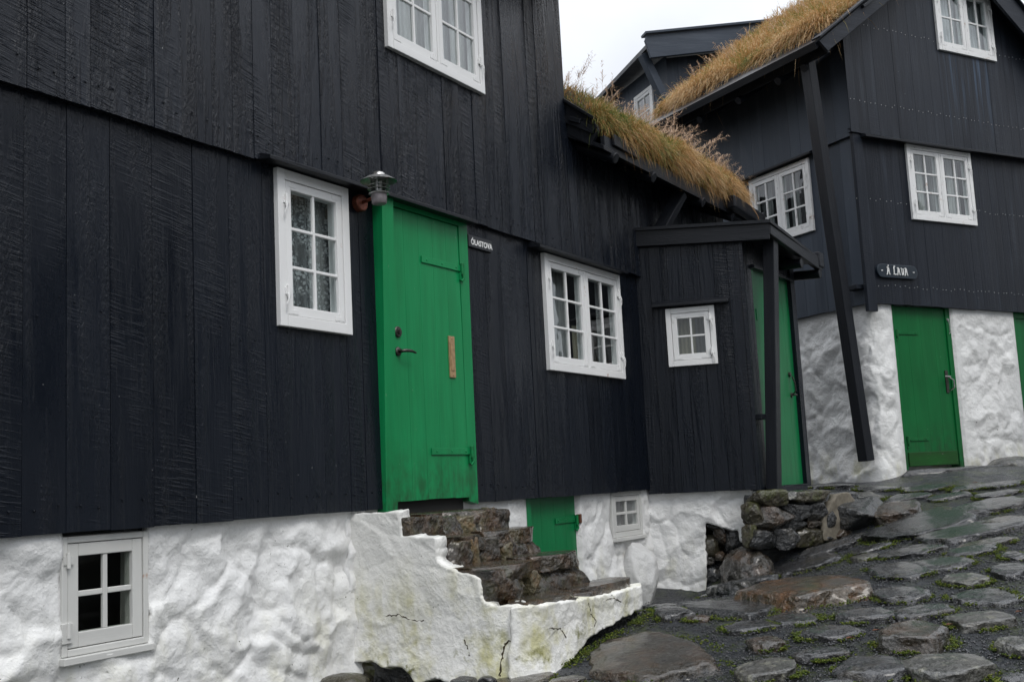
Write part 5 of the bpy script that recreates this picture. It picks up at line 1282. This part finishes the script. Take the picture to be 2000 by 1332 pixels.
# ================================================================== neighbour house across the street (mirrored in the panes and the gloss of the boards)
N_ = Fr((8.4, 0, 0), 180)
nb_ = thing('neighbour_house', 'black boarded house across the street, seen only as reflections in window panes', 'house', N_.w(-5, .9, -2))
m = MB(); clad(m, N_, -11, 2, 2.2, 5.6, [op(-8, -6.9, 3.4, 4.4), op(-4.6, -3.5, 3.4, 4.4)], 0, seed=91, wr=(.2, .3)); m.build('boarding', M['tar_side'], nb_, weld=False)
for u in (-8, -4.6): window(N_, u, u+1.1, 3.4, 4.4, nb_, 0, 2, 2, 3, 'white_worn', hinge=(), plates=False)
m = MB(); m.box(N_, -11, 2, -.4, 2.2, -4, -.03); m.box(N_, -11, 2, 2.2, 5.6, -4, -3.95); m.build('whitewashed_base', M['plaster_far'], nb_)
m = MB(); m.hexa(N_, [(-11.3, 5.5, .5), (2.3, 5.5, .5), (2.3, 7.4, -2), (-11.3, 7.4, -2), (-11.3, 5.75, .5), (2.3, 5.75, .5), (2.3, 7.65, -2), (-11.3, 7.65, -2)], .3)
m.hexa(N_, [(2.3, 5.5, -4.5), (-11.3, 5.5, -4.5), (-11.3, 7.4, -2), (2.3, 7.4, -2), (2.3, 5.75, -4.5), (-11.3, 5.75, -4.5), (-11.3, 7.65, -2), (2.3, 7.65, -2)], .3)
m.build('roof', M['soil'], nb_)

# ================================================================== moss and grit in the joints
def tufts(name, pts, mat, size, kind='stuff', squash=.6):
    o = np.array([[1, 0, 0], [0, 1, 0], [-1, 0, 0], [0, -1, 0], [0, 0, 1], [0, 0, -1]], float)
    f = np.array([[0, 1, 4], [1, 2, 4], [2, 3, 4], [3, 0, 4], [1, 0, 5], [2, 1, 5], [3, 2, 5], [0, 3, 5]])
    N = len(pts); s = rng.uniform(size[0], size[1], N)**1.0; th = rng.uniform(0, 6.28, N)
    j = 1+rng.normal(0, .28, (N, 6, 3)); q = o[None]*j*s[:, None, None]; q[:, :, 2] *= squash
    c, sn = np.cos(th)[:, None], np.sin(th)[:, None]; x = q[:, :, 0]*c-q[:, :, 1]*sn; y = q[:, :, 0]*sn+q[:, :, 1]*c
    V = np.stack([x, y, q[:, :, 2]], 2)+np.array(pts)[:, None, :]
    Fc = (np.arange(N)*6)[:, None, None]+f[None]
    ob = np_mesh(name, V.reshape(-1, 3), [Fc.reshape(-1, 3)], np.repeat(rng.uniform(0, 1, N), 8), mat, None, mat is not M['pebble'])
    ob['kind'] = kind; return ob
mp_, gp = [], []
r_ = random.Random(77)
for (c, ex, ey, h) in pave_info:
    if c.y > 12: continue
    off = r_.uniform(0, 50)
    for k in range(800):
        t = r_.uniform(0, 6.283); g = noise.noise((math.cos(t)*1.3+off, math.sin(t)*1.3, off))
        if g < -.06: continue
        rr = r_.gauss(1.06, .07)+g*.10; p = c+ex*(rr*math.cos(t))+ey*(rr*math.sin(t))
        mp_.append((p.x+r_.gauss(0, .012), p.y+r_.gauss(0, .012), gz(p.x, p.y)+r_.uniform(-.004, .012)))
for k in range(900):                                                  # along the foot of the stairs
    u = r_.uniform(5.35, 7.0); p = F.w(u, 0, 1.20+abs(r_.gauss(0, .05))+max(0, 6.0-u)*.05)
    if noise.noise((u*3, 0, 4)) > -.25: mp_.append((p.x, p.y, gz(p.x, p.y)+r_.uniform(0, .02)))
tufts('moss', mp_, M['moss'], (.003, .010))
for k in range(42000):
    d = r_.uniform(4.6, 10)**1.0; x = r_.uniform(-.6, 1.0)*d*.46+ (.12*d); y = d
    gp.append((x, y, 0))
gp = np.array(gp); gp[:, 2] = gh(gp[:, 0], gp[:, 1])+rng.uniform(-.008, .004, len(gp))
tufts('grit', gp, M['pebble'], (.003, .0105))
# grass blades in the joints
jp = np.array([p for p in mp_ if noise.noise((p[0]*2, p[1]*2, 9)) > .18])
jp = jp[rng.permutation(len(jp))[:1800]]
Vb, Fb, rb = blades(jp, unit(np.array([0, 0, 1.0])+rng.normal(0, .5, (len(jp), 3))), rng.uniform(.015, .05, len(jp)), np.full(len(jp), .003), rng.uniform(0, .6, len(jp)), rng.uniform(0, .3, len(jp)))
jo = np_mesh('joint_grass', Vb, Fb, rb, M['turf'], None); jo['kind'] = 'stuff'
# a few fallen leaves
for j, (px, py) in enumerate(((1711, 1231), (1660, 1246), (1854, 1220), (1990, 1195), (1905, 943))):
    c = ground_hit(px, py, .02); m = MB(); s = .022
    A_ = [Vector((c.x+s*a, c.y+s*b, c.z+s*z)) for a, b, z in ((-1, 0, 0), (-.3, .45, .3), (.6, .35, .2), (1, 0, .1), (.6, -.4, .35), (-.3, -.4, .15))]
    m.face(A_); o = m.build('fallen_leaf', M['rust'], None, weld=False); md = o.modifiers.new('solid', 'SOLIDIFY'); md.thickness = .003
    o['label'] = ['orange leaf beside the tall angular stone', 'brown leaf on the gravel under the grey triangular stone', 'brown leaf by the large pale rough stone', 'dark leaf near the right edge of the gravel', 'tiny tan leaf by the far puddled flagstones'][j]; o['category'] = 'leaf'; o['group'] = 'fallen leaves on the street'
